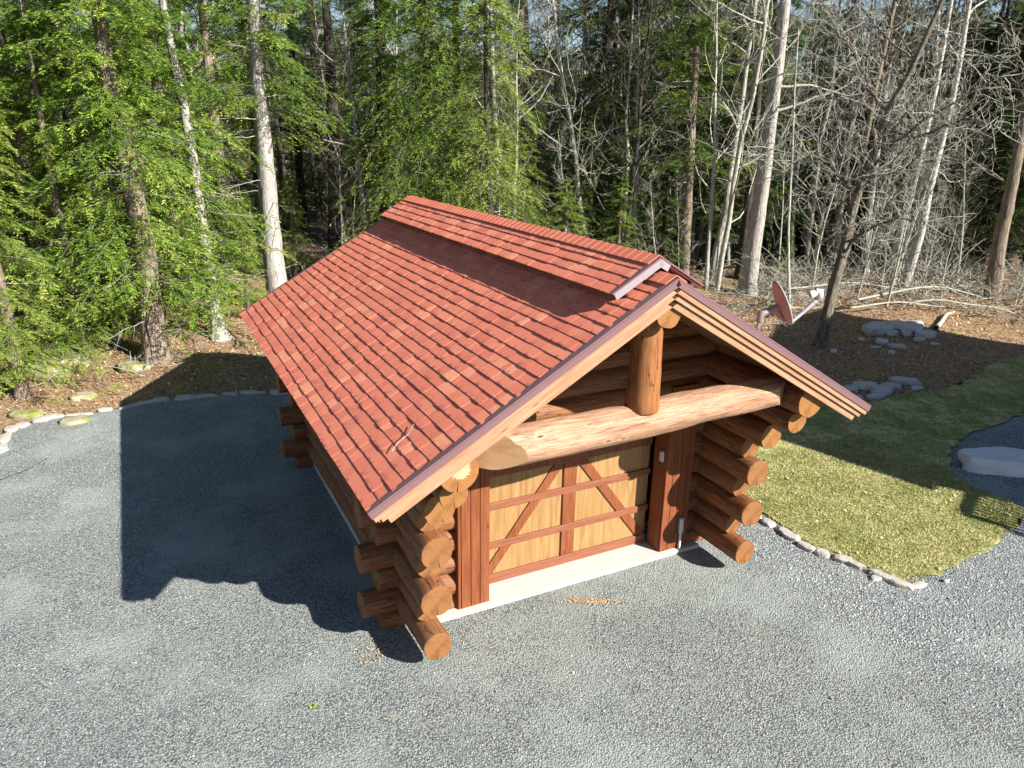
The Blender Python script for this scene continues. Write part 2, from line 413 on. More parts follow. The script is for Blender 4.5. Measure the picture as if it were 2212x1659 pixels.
def wobble(poly, step=.22, amp=.05, seed=1, smooth=True):
    r = random.Random(seed); out = []
    n = len(poly)
    for i in range(n):
        a = Vector(poly[i]).to_2d(); b = Vector(poly[(i+1) % n]).to_2d()
        L = (b-a).length; k = max(1, min(90, int(L/step)))
        nrm = Vector((-(b-a).y, (b-a).x)).normalized()
        for j in range(k):
            p = a.lerp(b, j/k)
            out.append(p+nrm*r.uniform(-amp, amp))
    return out
def sheet(name, poly, z, mat, seed=1, amp=.05):
    pts = wobble(poly, .25, amp, seed)
    bm = bmesh.new(); vs = [bm.verts.new((p.x, p.y, z)) for p in pts]
    f = bm.faces.new(vs)
    if f.normal.z < 0: f.normal_flip()
    bmesh.ops.triangulate(bm, faces=[f])
    me = bpy.data.meshes.new(name); bm.to_mesh(me); bm.free(); me.materials.append(mat)
    return tag(link(name, me), kind='structure')
REAR = [(-14, 8.2), (-9.6, 9.6), (-8.3, 11.0), (-8.19, 12.35), (-7.54, 12.67), (-6.16, 12.7), (-5.35, 12.92), (-4.18, 12.87), (-2.68, 12.38), (-1.81, 12.06)]
GRAVEL = [(-40, -40), (45, -40), (45, 8), (20, 5.4), (13.83, 4.0), (11.8, 3.6), (10, 3.4), (6, 2.6), (4.2, 2.6), (3.95, 6), (3.9, 9), (1.5, 11.4)] + REAR[::-1] + [(-40, 5)]
sheet('gravel_drive', GRAVEL, 0.0, M_GRAVEL, 3, .05)
LAWN = [(4.21, 2.29), (4.11, 1.53), (4.07, .9), (4.32, .47), (4.53, -.37), (5.24, -.42), (6.3, -.36), (7.39, -.19), (8.14, 0), (8.72, .35), (8.66, 1.1), (8.84, 1.7), (10.12, 2.6),
        (11.8, 3.0), (13.83, 3.25), (17, 3.9), (22, 6.2), (17.6, 6.2), (14.5, 5.3), (12.5, 5.3), (10.3, 5.5), (8, 7.0), (5.5, 7.6), (4.2, 6.5), (4.0, 4)]
sheet('lawn', LAWN, .035, M_LAWN, 5, .10)

# ------------------------------------------------------------------ scattered ground cover (uncountable)
def in_poly(px, py, poly):
    inside = np.zeros(len(px), bool); n = len(poly)
    for i in range(n):
        x0, y0 = poly[i][0], poly[i][1]; x1, y1 = poly[(i+1) % n][0], poly[(i+1) % n][1]
        c = ((y0 > py) != (y1 > py)) & (px < (x1-x0)*(py-y0)/((y1-y0) or 1e-9)+x0)
        inside ^= c
    return inside
def flakes(pos, size, tilt, aspect=.6, rg=rng):
    """small quads lying about: pos (N,3)"""
    n = len(pos); a = rg.uniform(0, 2*np.pi, n)
    nx = rg.normal(0, tilt, n); ny = rg.normal(0, tilt, n)
    U = np.stack([np.cos(a), np.sin(a), nx*np.cos(a)+ny*np.sin(a)], 1)
    W = np.stack([-np.sin(a), np.cos(a), -nx*np.sin(a)+ny*np.cos(a)], 1)*aspect
    s = size[:, None]
    V = np.stack([pos-U*s, pos-W*s+[0, 0, .004], pos+U*s, pos+W*s+[0, 0, .004]], 1).reshape(-1, 3)
    return V, np.arange(4*n).reshape(-1, 4)
def footprint(x, y): return (np.abs(x) < 2.62) & (y > 1.78) & (y < 8.0)
# leaves on the forest floor
n = 70000
x = rng.uniform(-12, 26, n); y = rng.uniform(4, 24, n)
keep = ~in_poly(x, y, GRAVEL) & ~in_poly(x, y, LAWN) & ~((x > 0) & (x < 6) & (y < 14))
x, y = x[keep], y[keep]
V, F = flakes(np.stack([x, y, hgt(x, y)+.02], 1), rng.uniform(.025, .055, len(x)), .45)
tag(link('leaf_litter', np_mesh('leaf_litter', V, F, M_LITLEAF, tint=np.repeat(rng.beta(1.6, 2.2, len(x)), 4))), 'brown fallen leaves strewn under the trees', 'leaves', kind='stuff')
# grass blades on the lawn
n = 110000
x = rng.uniform(4, 20, n); y = rng.uniform(-.5, 7.5, n)
x[:60000] = rng.uniform(4, 9, 60000); y[:60000] = rng.uniform(-.5, 4, 60000)
k = in_poly(x+rng.normal(0, .07, n), y+rng.normal(0, .07, n), LAWN); x, y = x[k], y[k]; n = len(x)
a = rng.uniform(0, 2*np.pi, n); L = rng.uniform(.02, .055, n); w = rng.uniform(.003, .006, n)
patch = .5+.3*np.sin(x*2.1+1.7*np.sin(y*1.9))*np.sin(y*2.7+x)+.28*np.sin(x*6.3+2*np.sin(y*4.1))*np.sin(y*7.7+1.5*np.sin(x*5))
tn = np.clip(rng.beta(1.3, 1.5, n)*.7+.45*patch*rng.uniform(.2, 1, n)-.03, 0, 1)
d = np.stack([np.cos(a), np.sin(a)], 1); p0 = np.stack([x, y, np.full(n, .033)], 1)
side = np.stack([-d[:, 1], d[:, 0], 0*a], 1)*w[:, None]
lean = rng.uniform(.3, 1.3, n)
tip = p0+np.stack([d[:, 0]*L*lean, d[:, 1]*L*lean, L*.6], 1)
mid = p0*.45+tip*.55+np.stack([0*a, 0*a, L*.15], 1)
V = np.stack([p0-side, p0+side, mid+side*.8, tip], 1).reshape(-1, 3)
tag(link('grass', np_mesh('grass', V, np.arange(4*n).reshape(-1, 4), M_GRASS, tint=np.repeat(tn, 4))), 'short yellowing grass of the lawn patch', 'grass', kind='stuff')
n2 = 1500; x2 = rng.uniform(4, 17, n2); y2 = rng.uniform(-.5, 6.5, n2); k = in_poly(x2, y2, LAWN); x2, y2 = x2[k], y2[k]
V, F = flakes(np.stack([x2, y2, np.full(len(x2), .06)], 1), rng.uniform(.015, .04, len(x2)), .5)
tag(link('dry_leaves', np_mesh('dry_leaves', V, F, M_LITLEAF, tint=np.repeat(rng.beta(2, 1.6, len(x2)), 4))), 'pale dry leaves blown over the lawn', 'leaves', kind='stuff')
# loose stones on the gravel
def pebbles(n, xr, yr, smin, smax, poly_ok, rg, zb=0.):
    x = rg.uniform(*xr, n); y = rg.uniform(*yr, n); k = poly_ok(x, y) & ~footprint(x, y); x, y = x[k], y[k]; n = len(x)
    s = rg.uniform(smin, smax, n)**1.0
    base = np.array([(1, 0, 0), (-1, 0, 0), (0, 1, 0), (0, -1, 0), (0, 0, 1), (0, 0, -.3)], float)
    J = base[None]*rg.uniform(.6, 1.3, (n, 6, 1))*np.stack([rg.uniform(.7, 1.3, n), rg.uniform(.7, 1.3, n), rg.uniform(.4, .8, n)], 1)[:, None]
    a = rg.uniform(0, 6.28, n); c, s_ = np.cos(a)[:, None], np.sin(a)[:, None]
    J = np.stack([J[..., 0]*c-J[..., 1]*s_, J[..., 0]*s_+J[..., 1]*c, J[..., 2]], -1)*s[:, None, None]
    V = J+np.stack([x, y, np.full(n, zb+.002)], 1)[:, None]
    tri = np.array([(4, 0, 2), (4, 2, 1), (4, 1, 3), (4, 3, 0)])
    F = (np.arange(n)*6)[:, None, None]+tri[None]
    return V.reshape(-1, 3), F.reshape(-1, 3), np.repeat(rg.beta(2, 2, n), 6)
rg = np.random.default_rng(5)
ok_fine = lambda x, y: in_poly(x, y, GRAVEL) & ~in_poly(x, y, LAWN)
V1, F1, t1 = pebbles(60000, (-9, 9), (-5, 13), .006, .013, ok_fine, rg)
ok_c = lambda x, y: ok_fine(x, y) & ((rg.uniform(0, 1, len(x)) < sstep(2.6, 3.4, x)*sstep(-3.2, -.8, y+.12*(x-4))) | ((x > 8) & (rg.uniform(0, 1, len(x)) < .8)))
V2, F2, t2 = pebbles(56000, (2.6, 14.5), (-3.5, 5), .011, .022, ok_c, rg)
me = np_mesh('loose_gravel', np.concatenate([V1, V2]), np.concatenate([F1, F2+len(V1)]), M_PEB, tint=np.concatenate([t1*.8+.15, t2]))
tag(link('loose_gravel', me), 'loose grey stones lying on the gravel drive', 'gravel', kind='stuff')

def patch(name, cx, cy, rx, ry, n, mat, lo, hi, label, cat, rot=0., size=(.008, .02), sd_=1):
    g_ = np.random.default_rng(sd_); a_ = g_.normal(0, .45, (n, 2))*[rx, ry]; c_, s_ = math.cos(rot), math.sin(rot)
    x = cx+a_[:, 0]*c_-a_[:, 1]*s_; y = cy+a_[:, 0]*s_+a_[:, 1]*c_; k = in_poly(x, y, GRAVEL) & ~footprint(x, y); x, y = x[k], y[k]
    V, F = flakes(np.stack([x, y, np.full(len(x), .012)], 1), g_.uniform(*size, len(x)), .35, rg=g_)
    tag(link(name, np_mesh(name, V, F, mat, tint=np.repeat(g_.uniform(lo, hi, len(x)), 4))), label, cat, kind='stuff')
patch('sawdust', .03, 1.30, .42, .08, 520, M_LITLEAF, .45, .95, 'ochre sawdust spilled on the gravel before the door', 'sawdust', -.5)
patch('chips', -3.1, 1.6, .40, .22, 130, M_LITLEAF, .3, .9, 'brown chips beside the left log corner', 'wood chips', .4, sd_=2)
patch('weed', -4.05, .97, .04, .04, 22, M_LEAF, .4, .8, 'tiny green weed in the front gravel', 'weed', size=(.01, .025), sd_=3)
patch('fallen_bits', 0, -1.0, 9, 5, 900, M_LITLEAF, .1, .8, 'scattered bits of leaf on the gravel', 'leaves', size=(.008, .022), sd_=4)
# ------------------------------------------------------------------ stones and boulders
def rock_mesh(name, sx, sy, sz, seed, mat, flat=.6, sub=2):
    r = random.Random(seed); bm = bmesh.new()
    bmesh.ops.create_icosphere(bm, subdivisions=sub, radius=1)
    from mathutils import noise as mn
    off = Vector((seed*3.1, seed*1.7, seed*.9))
    for v in bm.verts:
        p = v.co.copy()
        f = 1+.38*mn.noise(p*1.1+off)+.16*mn.noise(p*2.7+off)
        q = p*f; q.z = max(-.5, min(flat, q.z))
        q.x = math.copysign(abs(q.x)**.8, q.x); q.y = math.copysign(abs(q.y)**.8, q.y)
        v.co = Vector((q.x*sx, q.y*sy, q.z*sz+.03*sz*mn.noise(p*5+off)))
    me = bpy.data.meshes.new(name); bm.to_mesh(me); bm.free(); me.materials.append(mat)
    for p in me.polygons: p.use_smooth = sub > 2
    return me
def rock(name, x, y, sx, sy, sz, rz, seed, mat, label, cat='stone', group=None, flat=.6, sub=2, z=None, tilt=0):
    o = link(name, rock_mesh(name, sx, sy, sz, seed, mat, flat, sub))
    o.location = (x, y, (float(hgt(x, y)) if z is None else z)+.12*sz); o.rotation_euler = (tilt, 0, rz)
    return tag(o, label, cat, group)
i = 0
pts = [Vector(p) for p in REAR[1:]] + [Vector((-.9, 11.75)), Vector((-.2, 11.6))]
look = ['pale', 'grey', 'flat', 'narrow', 'chunky', 'low']
for a, b in zip(pts[:-1], pts[1:]):
    L = (b-a).length; d = 0.
    while d < L:
        w = R_.uniform(.14, .36); p = a.lerp(b, min(1, (d+w)/L))
        rz = math.atan2((b-a).y, (b-a).x)+R_.uniform(-.25, .25)
        where = 'in the left frame edge bend of the' if p.x < -7.8 else 'in sun along the' if p.x < -5.8 else 'in the garage shade along the'
        rock('edging_stone', p.x+R_.uniform(-.05, .05), p.y+R_.uniform(-.04, .08), w, R_.uniform(.06, .16), R_.uniform(.05, .11), rz, i, M_STONE,
             'pale flat stone %s rear gravel border' % where, 'edging stone', 'stones edging the rear of the drive', z=.0)
        d += 2*w+R_.uniform(-.02, .12); i += 1
pts = [Vector(p) for p in LAWN[:5]]
pts[0] = Vector((4.05, 2.5))
for a, b in zip(pts[:-1], pts[1:]):
    L = (b-a).length; d = 0.
    while d < L:
        w = R_.uniform(.13, .24); p = a.lerp(b, min(1, (d+w)/L)); rz = math.atan2((b-a).y, (b-a).x)+R_.uniform(-.2, .2)
        rock('edging_stone', p.x-.06, p.y, w, R_.uniform(.07, .11), .09, rz, i+40, M_STONE,
             'pale stone edging the lawn patch beside the right log corner', 'edging stone', 'stones edging the lawn', z=.0)
        d += 2*w+R_.uniform(.0, .05); i += 1
for (x, y, w) in ((4.72, -.50, .15), (5.2, -.62, .06), (4.3, -.1, .13)):
    rock('edging_stone', x, y, w, w*.45, .06, R_.uniform(-.3, .3), i, M_STONE, {.15: 'broken white stone at the lawn tip on the gravel', .06: 'tiny white chip of stone below the lawn tip', .13: 'tan stone nearest the lawn tip'}[w], 'edging stone', z=0); i += 1
p = (-7.75, 16.2)
rock('boulder', p[0], p[1], 1.0, .55, .62, .2, 5, M_MOSSY, 'large mossy boulder under the hemlocks at the left', 'boulder', sub=4, flat=.5)
for (px, D, s, lab) in ((430, 18.6, .32, 'flat tan stone half sunk in the leaf litter'), (60, 19.6, .34, 'low mossy stone in the litter below the boulder'), (180, 20.2, .30, 'pale rounded stone right of the mossy one'), (290, 21.5, .42, 'mossy flat slab beside the flared trunk')):
    q = ground_px(px if px != 430 else 165, D)
    rock('stone', q.x, q.y, s, s*.7, s*.5, R_.uniform(-.4, .4), i, M_MOSSY, lab, 'stone', sub=3); i += 1
rock('boulder', 10.05, 1.55, .72, .40, .52, -.55, 61, M_BOULDER, 'big pale flat-topped boulder on the blue shaded gravel', 'boulder', sub=4, flat=.42, z=.03)
rock('boulder', 11.6, 1.3, .5, .4, .45, .4, 63, M_BOULDER, 'pale boulder cut by the right edge of the frame', 'boulder', sub=4, flat=.5, z=.03)
def sgrp(lst, lab):
    global i
    mx = sum(p[0] for p in lst)/len(lst); my = sum(p[1] for p in lst)/len(lst)
    for (px, py, s) in lst:
        lab2 = ('large' if s > .48 else 'mid-sized' if s > .36 else 'small')+' '+lab+(', far' if py < my-8 else ', near' if py > my+8 else ', middle')+(' left' if px < mx-12 else ' right' if px > mx+12 else ' centre')
        q = gp(px, py)
        rock('flat_stone', q.x, q.y, s*.85, s*R_.uniform(.4, .6), s*.42, R_.uniform(-.7, .7), i+7, M_STONED, lab2, 'stone', lab.split(',')[0]+' group', flat=.55, sub=2, tilt=R_.uniform(-.18, .18)); i += 1
sgrp([(1868, 838, .42), (1905, 850, .5), (1835, 842, .3), (1955, 828, .45), (1925, 836, .3), (1980, 842, .25), (1890, 860, .3), (1930, 822, .25), (1850, 860, .22)], 'shaded grey slab beyond roof eave at lawn edge')
sgrp([(1895, 716, .75), (1935, 706, .5), (1965, 712, .6), (2000, 726, .5), (1958, 722, .4), (1925, 722, .4), (1905, 740, .35), (1935, 750, .35), (1975, 700, .4), (1950, 704, .35), (1880, 722, .3), (1925, 764, .25), (1800, 760, .25), (1860, 735, .22), (1985, 735, .3), (1915, 700, .3), (2020, 745, .2), (1890, 752, .2)], 'grey flat stone in heap right of leaning tree')

# ------------------------------------------------------------------ garage
garage = tag(empty('log_garage'), 'log-built garage with red shingle roof and plywood barn-style door', 'garage')
SL = (4.959-2.943)/3.52; ANG = math.atan(SL)
ZR = 4.959; HW = 3.52; LEN = 9.004
def log(name, p0, p1, r0, r1, seed, mat=M_LOG, ends=(M_END, M_END), cuts=(), parent=garage, crack=True, n=28, oval=1.0, bow=.015, label=None, amp=1.5):
    from mathutils import noise as mn
    p0 = Vector(p0); p1 = Vector(p1); L = (p1-p0).length
    x = (p1-p0).normalized(); ref = Vector((0, 0, 1)) if abs(x.z) < .9 else Vector((0, -1, 0))
    y = ref.cross(x).normalized(); z = x.cross(y)
    MW = Matrix((x, y, z)).transposed().to_4x4(); MW.translation = p0
    rr = random.Random(seed*13+5)
    angs = [k/n*2*math.pi for k in range(n)]; slot = -1
    if crack:
        a0 = math.pi*1.5+rr.uniform(-.35, .35)
        angs = [a for a in angs if abs(a-a0) > .12] + [a0-.032, a0, a0+.032]; angs.sort(); slot = angs.index(a0)
    n = len(angs)
    S = max(3, int(L/.16)); bm = bmesh.new(); rings = []
    off = Vector((seed*5.3, seed*2.1, 0))
    ts = [0, .025/L] + [k/S for k in range(1, S)] + [1-.025/L, 1]
    for j, t in enumerate(ts):
        r = r0+(r1-r0)*t
        if j in (0, len(ts)-1): r *= .965
        cx = Vector((0, mn.noise(Vector((t*L*.35, seed, 3.)))*bow*2, mn.noise(Vector((t*L*.35, seed, 9.)))*bow*2)) if bow else Vector()
        ring = []
        for k, a in enumerate(angs):
            f = 1+amp*.055*mn.noise(Vector((t*L*.9, math.cos(a)*1.3, math.sin(a)*1.3))+off)+amp*.03*mn.noise(Vector((t*L*3, math.cos(a)*3, math.sin(a)*3))+off)
            rad = r*f
            if k == slot: rad = r*(.30 if (t < .15/L*2 or t > 1-.3/L) else .82)
            ring.append(bm.verts.new((t*L, cx.y+math.cos(a)*rad, cx.z+math.sin(a)*rad*oval)))
        rings.append(ring)
    for A, B in zip(rings[:-1], rings[1:]):
        for k in range(n):
            f = bm.faces.new((A[k], A[(k+1) % n], B[(k+1) % n], B[k])); f.smooth = True
    for ring, mi, t in ((rings[0], 1, 0), (rings[-1], 2, L)):
        c = bm.verts.new((t, sum(v.co.y for v in ring)/n, sum(v.co.z for v in ring)/n))
        for k in range(n):
            f = bm.faces.new((c, ring[(k+1) % n], ring[k]) if mi == 1 else (c, ring[k], ring[(k+1) % n])); f.material_index = mi
    inv = MW.inverted()
    for (cp, cn) in cuts:                       # real saw cuts: everything on the +normal side goes
        cp = inv @ Vector(cp); cn = (inv.to_3x3() @ Vector(cn)).normalized()
        g = bm.verts[:]+bm.edges[:]+bm.faces[:]
        res = bmesh.ops.bisect_plane(bm, geom=g, plane_co=cp, plane_no=cn, clear_outer=True)
        ed = [e for e in res['geom_cut'] if isinstance(e, bmesh.types.BMEdge)]
        if ed:
            try:
                new = bmesh.ops.contextual_create(bm, geom=ed)['faces']
                for f in new: f.material_index = 3; f.smooth = False
                bmesh.ops.triangulate(bm, faces=new)
            except Exception: pass
    for e in bm.edges:
        if len(e.link_faces) == 2 and e.calc_face_angle(0) > .8: e.smooth = False
    me = bpy.data.meshes.new(name); bm.to_mesh(me); bm.free()
    for m in (mat, ends[0], ends[1], M_CUT): me.materials.append(m)
    o = link(name, me, parent); o.matrix_local = MW
    if label: o['label'] = label
    return o
UND = .11                                         # plumb depth of the roof deck
cutL = ((-1, 0, ZR-UND-SL), (-SL, 0, 1)); cutR = ((1, 0, ZR-UND-SL), (SL, 0, 1))
# side-wall logs (run front to back); front ends alternate long and short
YL = [(.37, .90, .19), (.70, 1.22, .165), (1.06, .86, .205), (1.395, 1.14, .175), (1.72, .87, .205), (2.05, 1.08, .175), (2.37, .72, .195), (2.76, .30, .17)]
for s in (-1, 1):
    for k, (z, yf, r) in enumerate(YL):
        j = R_.uniform(-.012, .012)
        cuts = []
        if k == 7: cuts = [((s*2.52, 0, 2.875), (0, 0, 1))]
        log('wall_log', (s*2.52+j, yf, z), (s*2.52, 8.55 if k % 2 == 0 else 8.3, z), r, r*.95, 10+k+(20 if s > 0 else 0), ends=(M_END if k < 6 else M_ENDY, M_END), cuts=cuts,
            label='long log whose flared front end nearly touches the plate log' if k == 7 and s < 0 else None)
    log('plate_log', (s*2.53, .14, 3.085), (s*2.53, 8.9, 3.10), .225, .2, 50+s, ends=(M_ENDP if s < 0 else M_ENDY, M_END), crack=s < 0, oval=.97,
        cuts=[((s*2.53+s*.0, 0, 3.30), (s*SL, 0, 1))], label='left plate log with a pale starburst on its end grain' if s < 0 else 'right plate log with golden end grain')
# cross logs of the front and rear wall
XZ = [(.08, 2.92), (.40, 3.15), (.74, 2.93), (1.09, 3.15), (1.43, 2.92), (1.77, 3.12), (2.10, 2.92), (2.44, 3.05), (2.76, 2.85)]
for yw in (2.12, 7.75):
    for k, (z, e) in enumerate(XZ):
        if yw < 3 and z < 2.3:
            rL = .19 if k % 2 else .172
            log('wall_log', (-e, yw, z), (-1.60, yw, z), rL, rL, 80+k)
            log('wall_log', (1.95, yw, z), (e-.15, yw, z), .182, .18, 95+k)
        else:
            log('wall_log', (-e+(.1 if z > 2.3 else 0), yw, z), (e-.1, yw, z), .185, .18, 110+k+(20 if yw > 3 else 0))
    for k, z in enumerate((3.09, 3.42, 3.76, 4.1, 4.42)):
        h = (ZR-UND-z)/SL+.35
        log('gable_log', (-min(h, 2.75), yw-.0, z), (min(h, 2.75), yw, z), .2, .19, 150+k+(20 if yw > 3 else 0), crack=False, cuts=[cutL, cutR])
log('ridge_log', (0, .10, 4.545), (0, 8.95, 4.545), .178, .17, 200, ends=(M_ENDY, M_END), crack=False, n=36, cuts=[((0, 0, ZR-UND), (-SL, 0, 1)), ((0, 0, ZR-UND), (SL, 0, 1))])
log('tie_log', (-2.35, .48, 3.13), (2.62, .48, 3.17), .235, .205, 210, mat=M_TIE, ends=(M_CUT, M_CUT), crack=False, n=48, bow=.035, oval=.98, amp=2.4,
    cuts=[((-1.72, .262, 3.12), (-.50, -.86, -.06)), ((2.08, .28, 3.1), (.55, -.83, 0)), ((2.46, .85, 3.1), (1, .1, 0)), ((2.25, .66, 3.1), (.55, .83, 0)), ((1.8, .5, 3.62), (SL, 0, 1))],
    label='pale peeled tie log across the front gable with bevelled ends')
log('king_post', (0, .46, 3.27), (0, .46, 4.44), .205, .185, 220, mat=M_POST, crack=False, n=32, bow=.01, oval=.95)
log('gable_tie_stub', (0, 7.9, 3.3), (0, 8.4, 4.4), .15, .15, 221, mat=M_POST, crack=False) if False else None

# concrete
box('apron_slab', -2.45, 2.42, 1.80, 2.62, -.1, .055, M_CONC, garage, .012)
box('foundation', -2.60, 2.60, 2.64, 7.95, -.1, .16, M_CONC, garage, .01)
# trim boards
def boards(edges, y0, z0, z1, name='trim_board'):
    for a, b in zip(edges[:-1], edges[1:]):
        d = R_.uniform(0, .004)
        box(name, a+.004, b-.004, y0-d, y0+.03, z0, z1, M_TRIM, garage, .004)
boards([-1.835, -1.785, -1.64, -1.50, -1.352], 1.888, .058, 2.86)
boards([1.661, 1.80, 1.945, 2.075, 2.18], 1.888, .058, 2.86)
box('trim_board', 1.655, 1.685, 1.924, 2.215, .058, 2.72, M_TRIM, garage, .004)
box('trim_board', -1.38, -1.350, 1.924, 2.215, .058, 2.72, M_TRIM, garage, .004)
box('trim_board', 2.150, 2.180, 1.924, 2.1, .058, 2.72, M_TRIM, garage, .004)
box('trim_board', -1.835, -1.805, 1.924, 2.1, .058, 2.72, M_TRIM, garage, .004)
box('door_header', -1.349, 1.654, 2.08, 2.25, 2.022, 2.26, M_TRIM, garage, .006)
box('door_header', -1.349, 1.654, 1.97, 2.25, 2.264, 2.72, M_TRIM, garage, .006)
# garage door: four sections
door = tag(empty('garage_door'), None, None); door.parent = garage
X0, X1, YD = -1.345, 1.65, 2.30
zr = [.06, .695, 1.335, 2.02]
XM = .16
def sawn(name, pts, y0, y1, mat, par):            # a board cut to an outline in the xz plane
    n = len(pts); cx = sum(p[0] for p in pts)/n; cz = sum(p[1] for p in pts)/n
    V = [(p[0]-cx, y0, p[1]-cz) for p in pts]+[(p[0]-cx, y1, p[1]-cz) for p in pts]
    me = bpy.data.meshes.new(name); me.from_pydata(V, [], [tuple(range(n)), tuple(range(2*n-1, n-1, -1))]+[(k, (k+1) % n, n+(k+1) % n, n+k) for k in range(n)])
    bm = bmesh.new(); bm.from_mesh(me); bmesh.ops.recalc_face_normals(bm, faces=bm.faces); bm.to_mesh(me); bm.free()
    me.materials.append(mat); o = link(name, me, par); o.location = (cx, 0, cz); return o
for k in range(3):
    for a, b in ((X0, XM-.08), (XM+.08, X1)):
        box('panel', a+.004, b-.004, YD, YD+.04, zr[k]+.012, zr[k+1]-.004, M_PANELW, door, .004)
H = .055
for k, (z, h) in enumerate(((.06, .10), (.695, H), (1.335, H), (1.88, .08))):
    z0, z1 = (z+.002, z+.145) if k == 0 else (z-h+.002, z+h if k < 3 else 2.018)
    box('rail', X0, X1, YD-.042, YD-.004 if k else YD, z0, z1, M_RAIL if k < 3 else M_TRIM, door, .005)
zs = [.205, .64, .75, 1.28, 1.39, 1.92, 2.03, 2.32]
for a, b in ((.209, .636), (.754, 1.276), (1.394, 1.798)):
    box('stile', XM-.115, XM+.115, YD-.03, YD-.001, a, b, M_TRIM, door, .004)
def brace(xa, za, xb, zb, w):                     # split between the rails
    import itertools
    for (a, b) in ((.209, .636), (.754, 1.276), (1.394, 1.798)):
        t0 = (a-za)/(zb-za); t1 = (b-za)/(zb-za)
        t0, t1 = max(0, min(t0, t1)), min(1, max(t0, t1))
        if t1 <= t0: continue
        xx0, xx1 = xa+(xb-xa)*t0, xa+(xb-xa)*t1; zz0, zz1 = za+(zb-za)*t0, za+(zb-za)*t1
        hx = w*math.hypot(xb-xa, zb-za)/abs(zb-za)/2
        q = [(max(xx0-hx, X0+.002), zz0), (xx0+hx, zz0), (xx1+hx, zz1), (xx1-hx, zz1)]
        if xx1 > 1.4 or xx0 > 1.4: q = [(min(p[0], X1-.002), p[1]) for p in q]
        sawn('brace', q, YD-.026, YD-.0015, M_TRIM, door)
brace(-1.27, .15, XM-.15, 1.85, .14)
brace(1.60, .15, XM+.15, 1.85, .14)
# door opener keypad, conduit with box
kp = box('keypad', 1.622, 1.652, 1.955, 2.035, 1.62, 1.80, M_WHITE, garage, .008)
box('keypad_cover', 1.612, 1.6215, 1.962, 2.028, 1.63, 1.79, M_WHITE, garage, .004)
box('conduit_box', 1.985, 2.065, 1.815, 1.876, .35, .62, M_GREYM, garage, .015)
cv, cf = tubes(np.array([[(2.025, 1.845, .36), (2.025, 1.842, .2), (2.02, 1.835, .05), (2.015, 1.82, -.05)]]), np.full((1, 4), .022), 10)
link('conduit', np_mesh('conduit', cv, cf, M_WHITE, True), garage)

# ---- roof
roof = tag(empty('roof')); roof.parent = garage
def roof_mw(side, y=0.):                          # local frame: u = down the slope, v = along the ridge, w = out
    u = Vector((side*math.cos(ANG), 0, -math.sin(ANG))); w = Vector((side*math.sin(ANG), 0, math.cos(ANG)))
    v = w.cross(u)
    Mx = Matrix((u, v, w)).transposed().to_4x4(); Mx.translation = Vector((0, y, ZR-.012)); return Mx
SLEN = HW/math.cos(ANG)
def roof_box(name, side, u0, u1, y0, y1, w0, w1, mat, parent=roof, bev=.004):
    Mx = roof_mw(side); sv = 1 if Mx.col[1].y > 0 else -1
    a, b = sorted((y0*sv, y1*sv))
    return box(name, u0, u1, a, b, w0, w1, mat, parent, bev, mw=Mx)
for s in (-1, 1):
    roof_box('deck', s, .02, SLEN-.02, .055, LEN-.055, -.055, -.008, M_SOFFIT, roof, 0)
    # soffit boards under the overhangs, running with the slope
    nb = 12
    for k in range(27):
        u0 = .1+k*.147
        if u0+.14 > SLEN-.03: break
        roof_box('soffit_board', s, u0, u0+.141, .14, LEN-.14, -.085-R_.uniform(0, .003), -.058, M_SOFFIT, roof, .004)
    # stepped rake fascia, front and back
    for (ya, yb, d) in ((.0, .045, 1), (LEN, LEN-.045, -1)):
        roof_box('drip_edge', s, .0, SLEN+.03, ya-d*.012, ya+d*.075, -.006, .016, M_DRIP, roof, .003)
        roof_box('drip_edge', s, .0, SLEN+.03, ya-d*.014, ya-d*.004, -.075, -.0065, M_DRIP, roof, .002)
        for q, (w0, w1, back, end) in enumerate(((-.135, -.045, .0, .02), (-.20, -.137, .03, -.035), (-.285, -.202, .06, -.09))):
            roof_box('fascia_board', s, .02 if q else .0, SLEN+end, ya+d*back, ya+d*(back+.04), w0, w1, M_FASCIA, roof, .004)
    roof_box('eave_fascia', s, SLEN-.035, SLEN-.002, .05, LEN-.05, -.19, -.01, M_SOFFIT, roof, .004)
    roof_box('drip_edge', s, SLEN-.05, SLEN+.018, .062, LEN-.062, -.006, .004, M_DRIP, roof, .002)

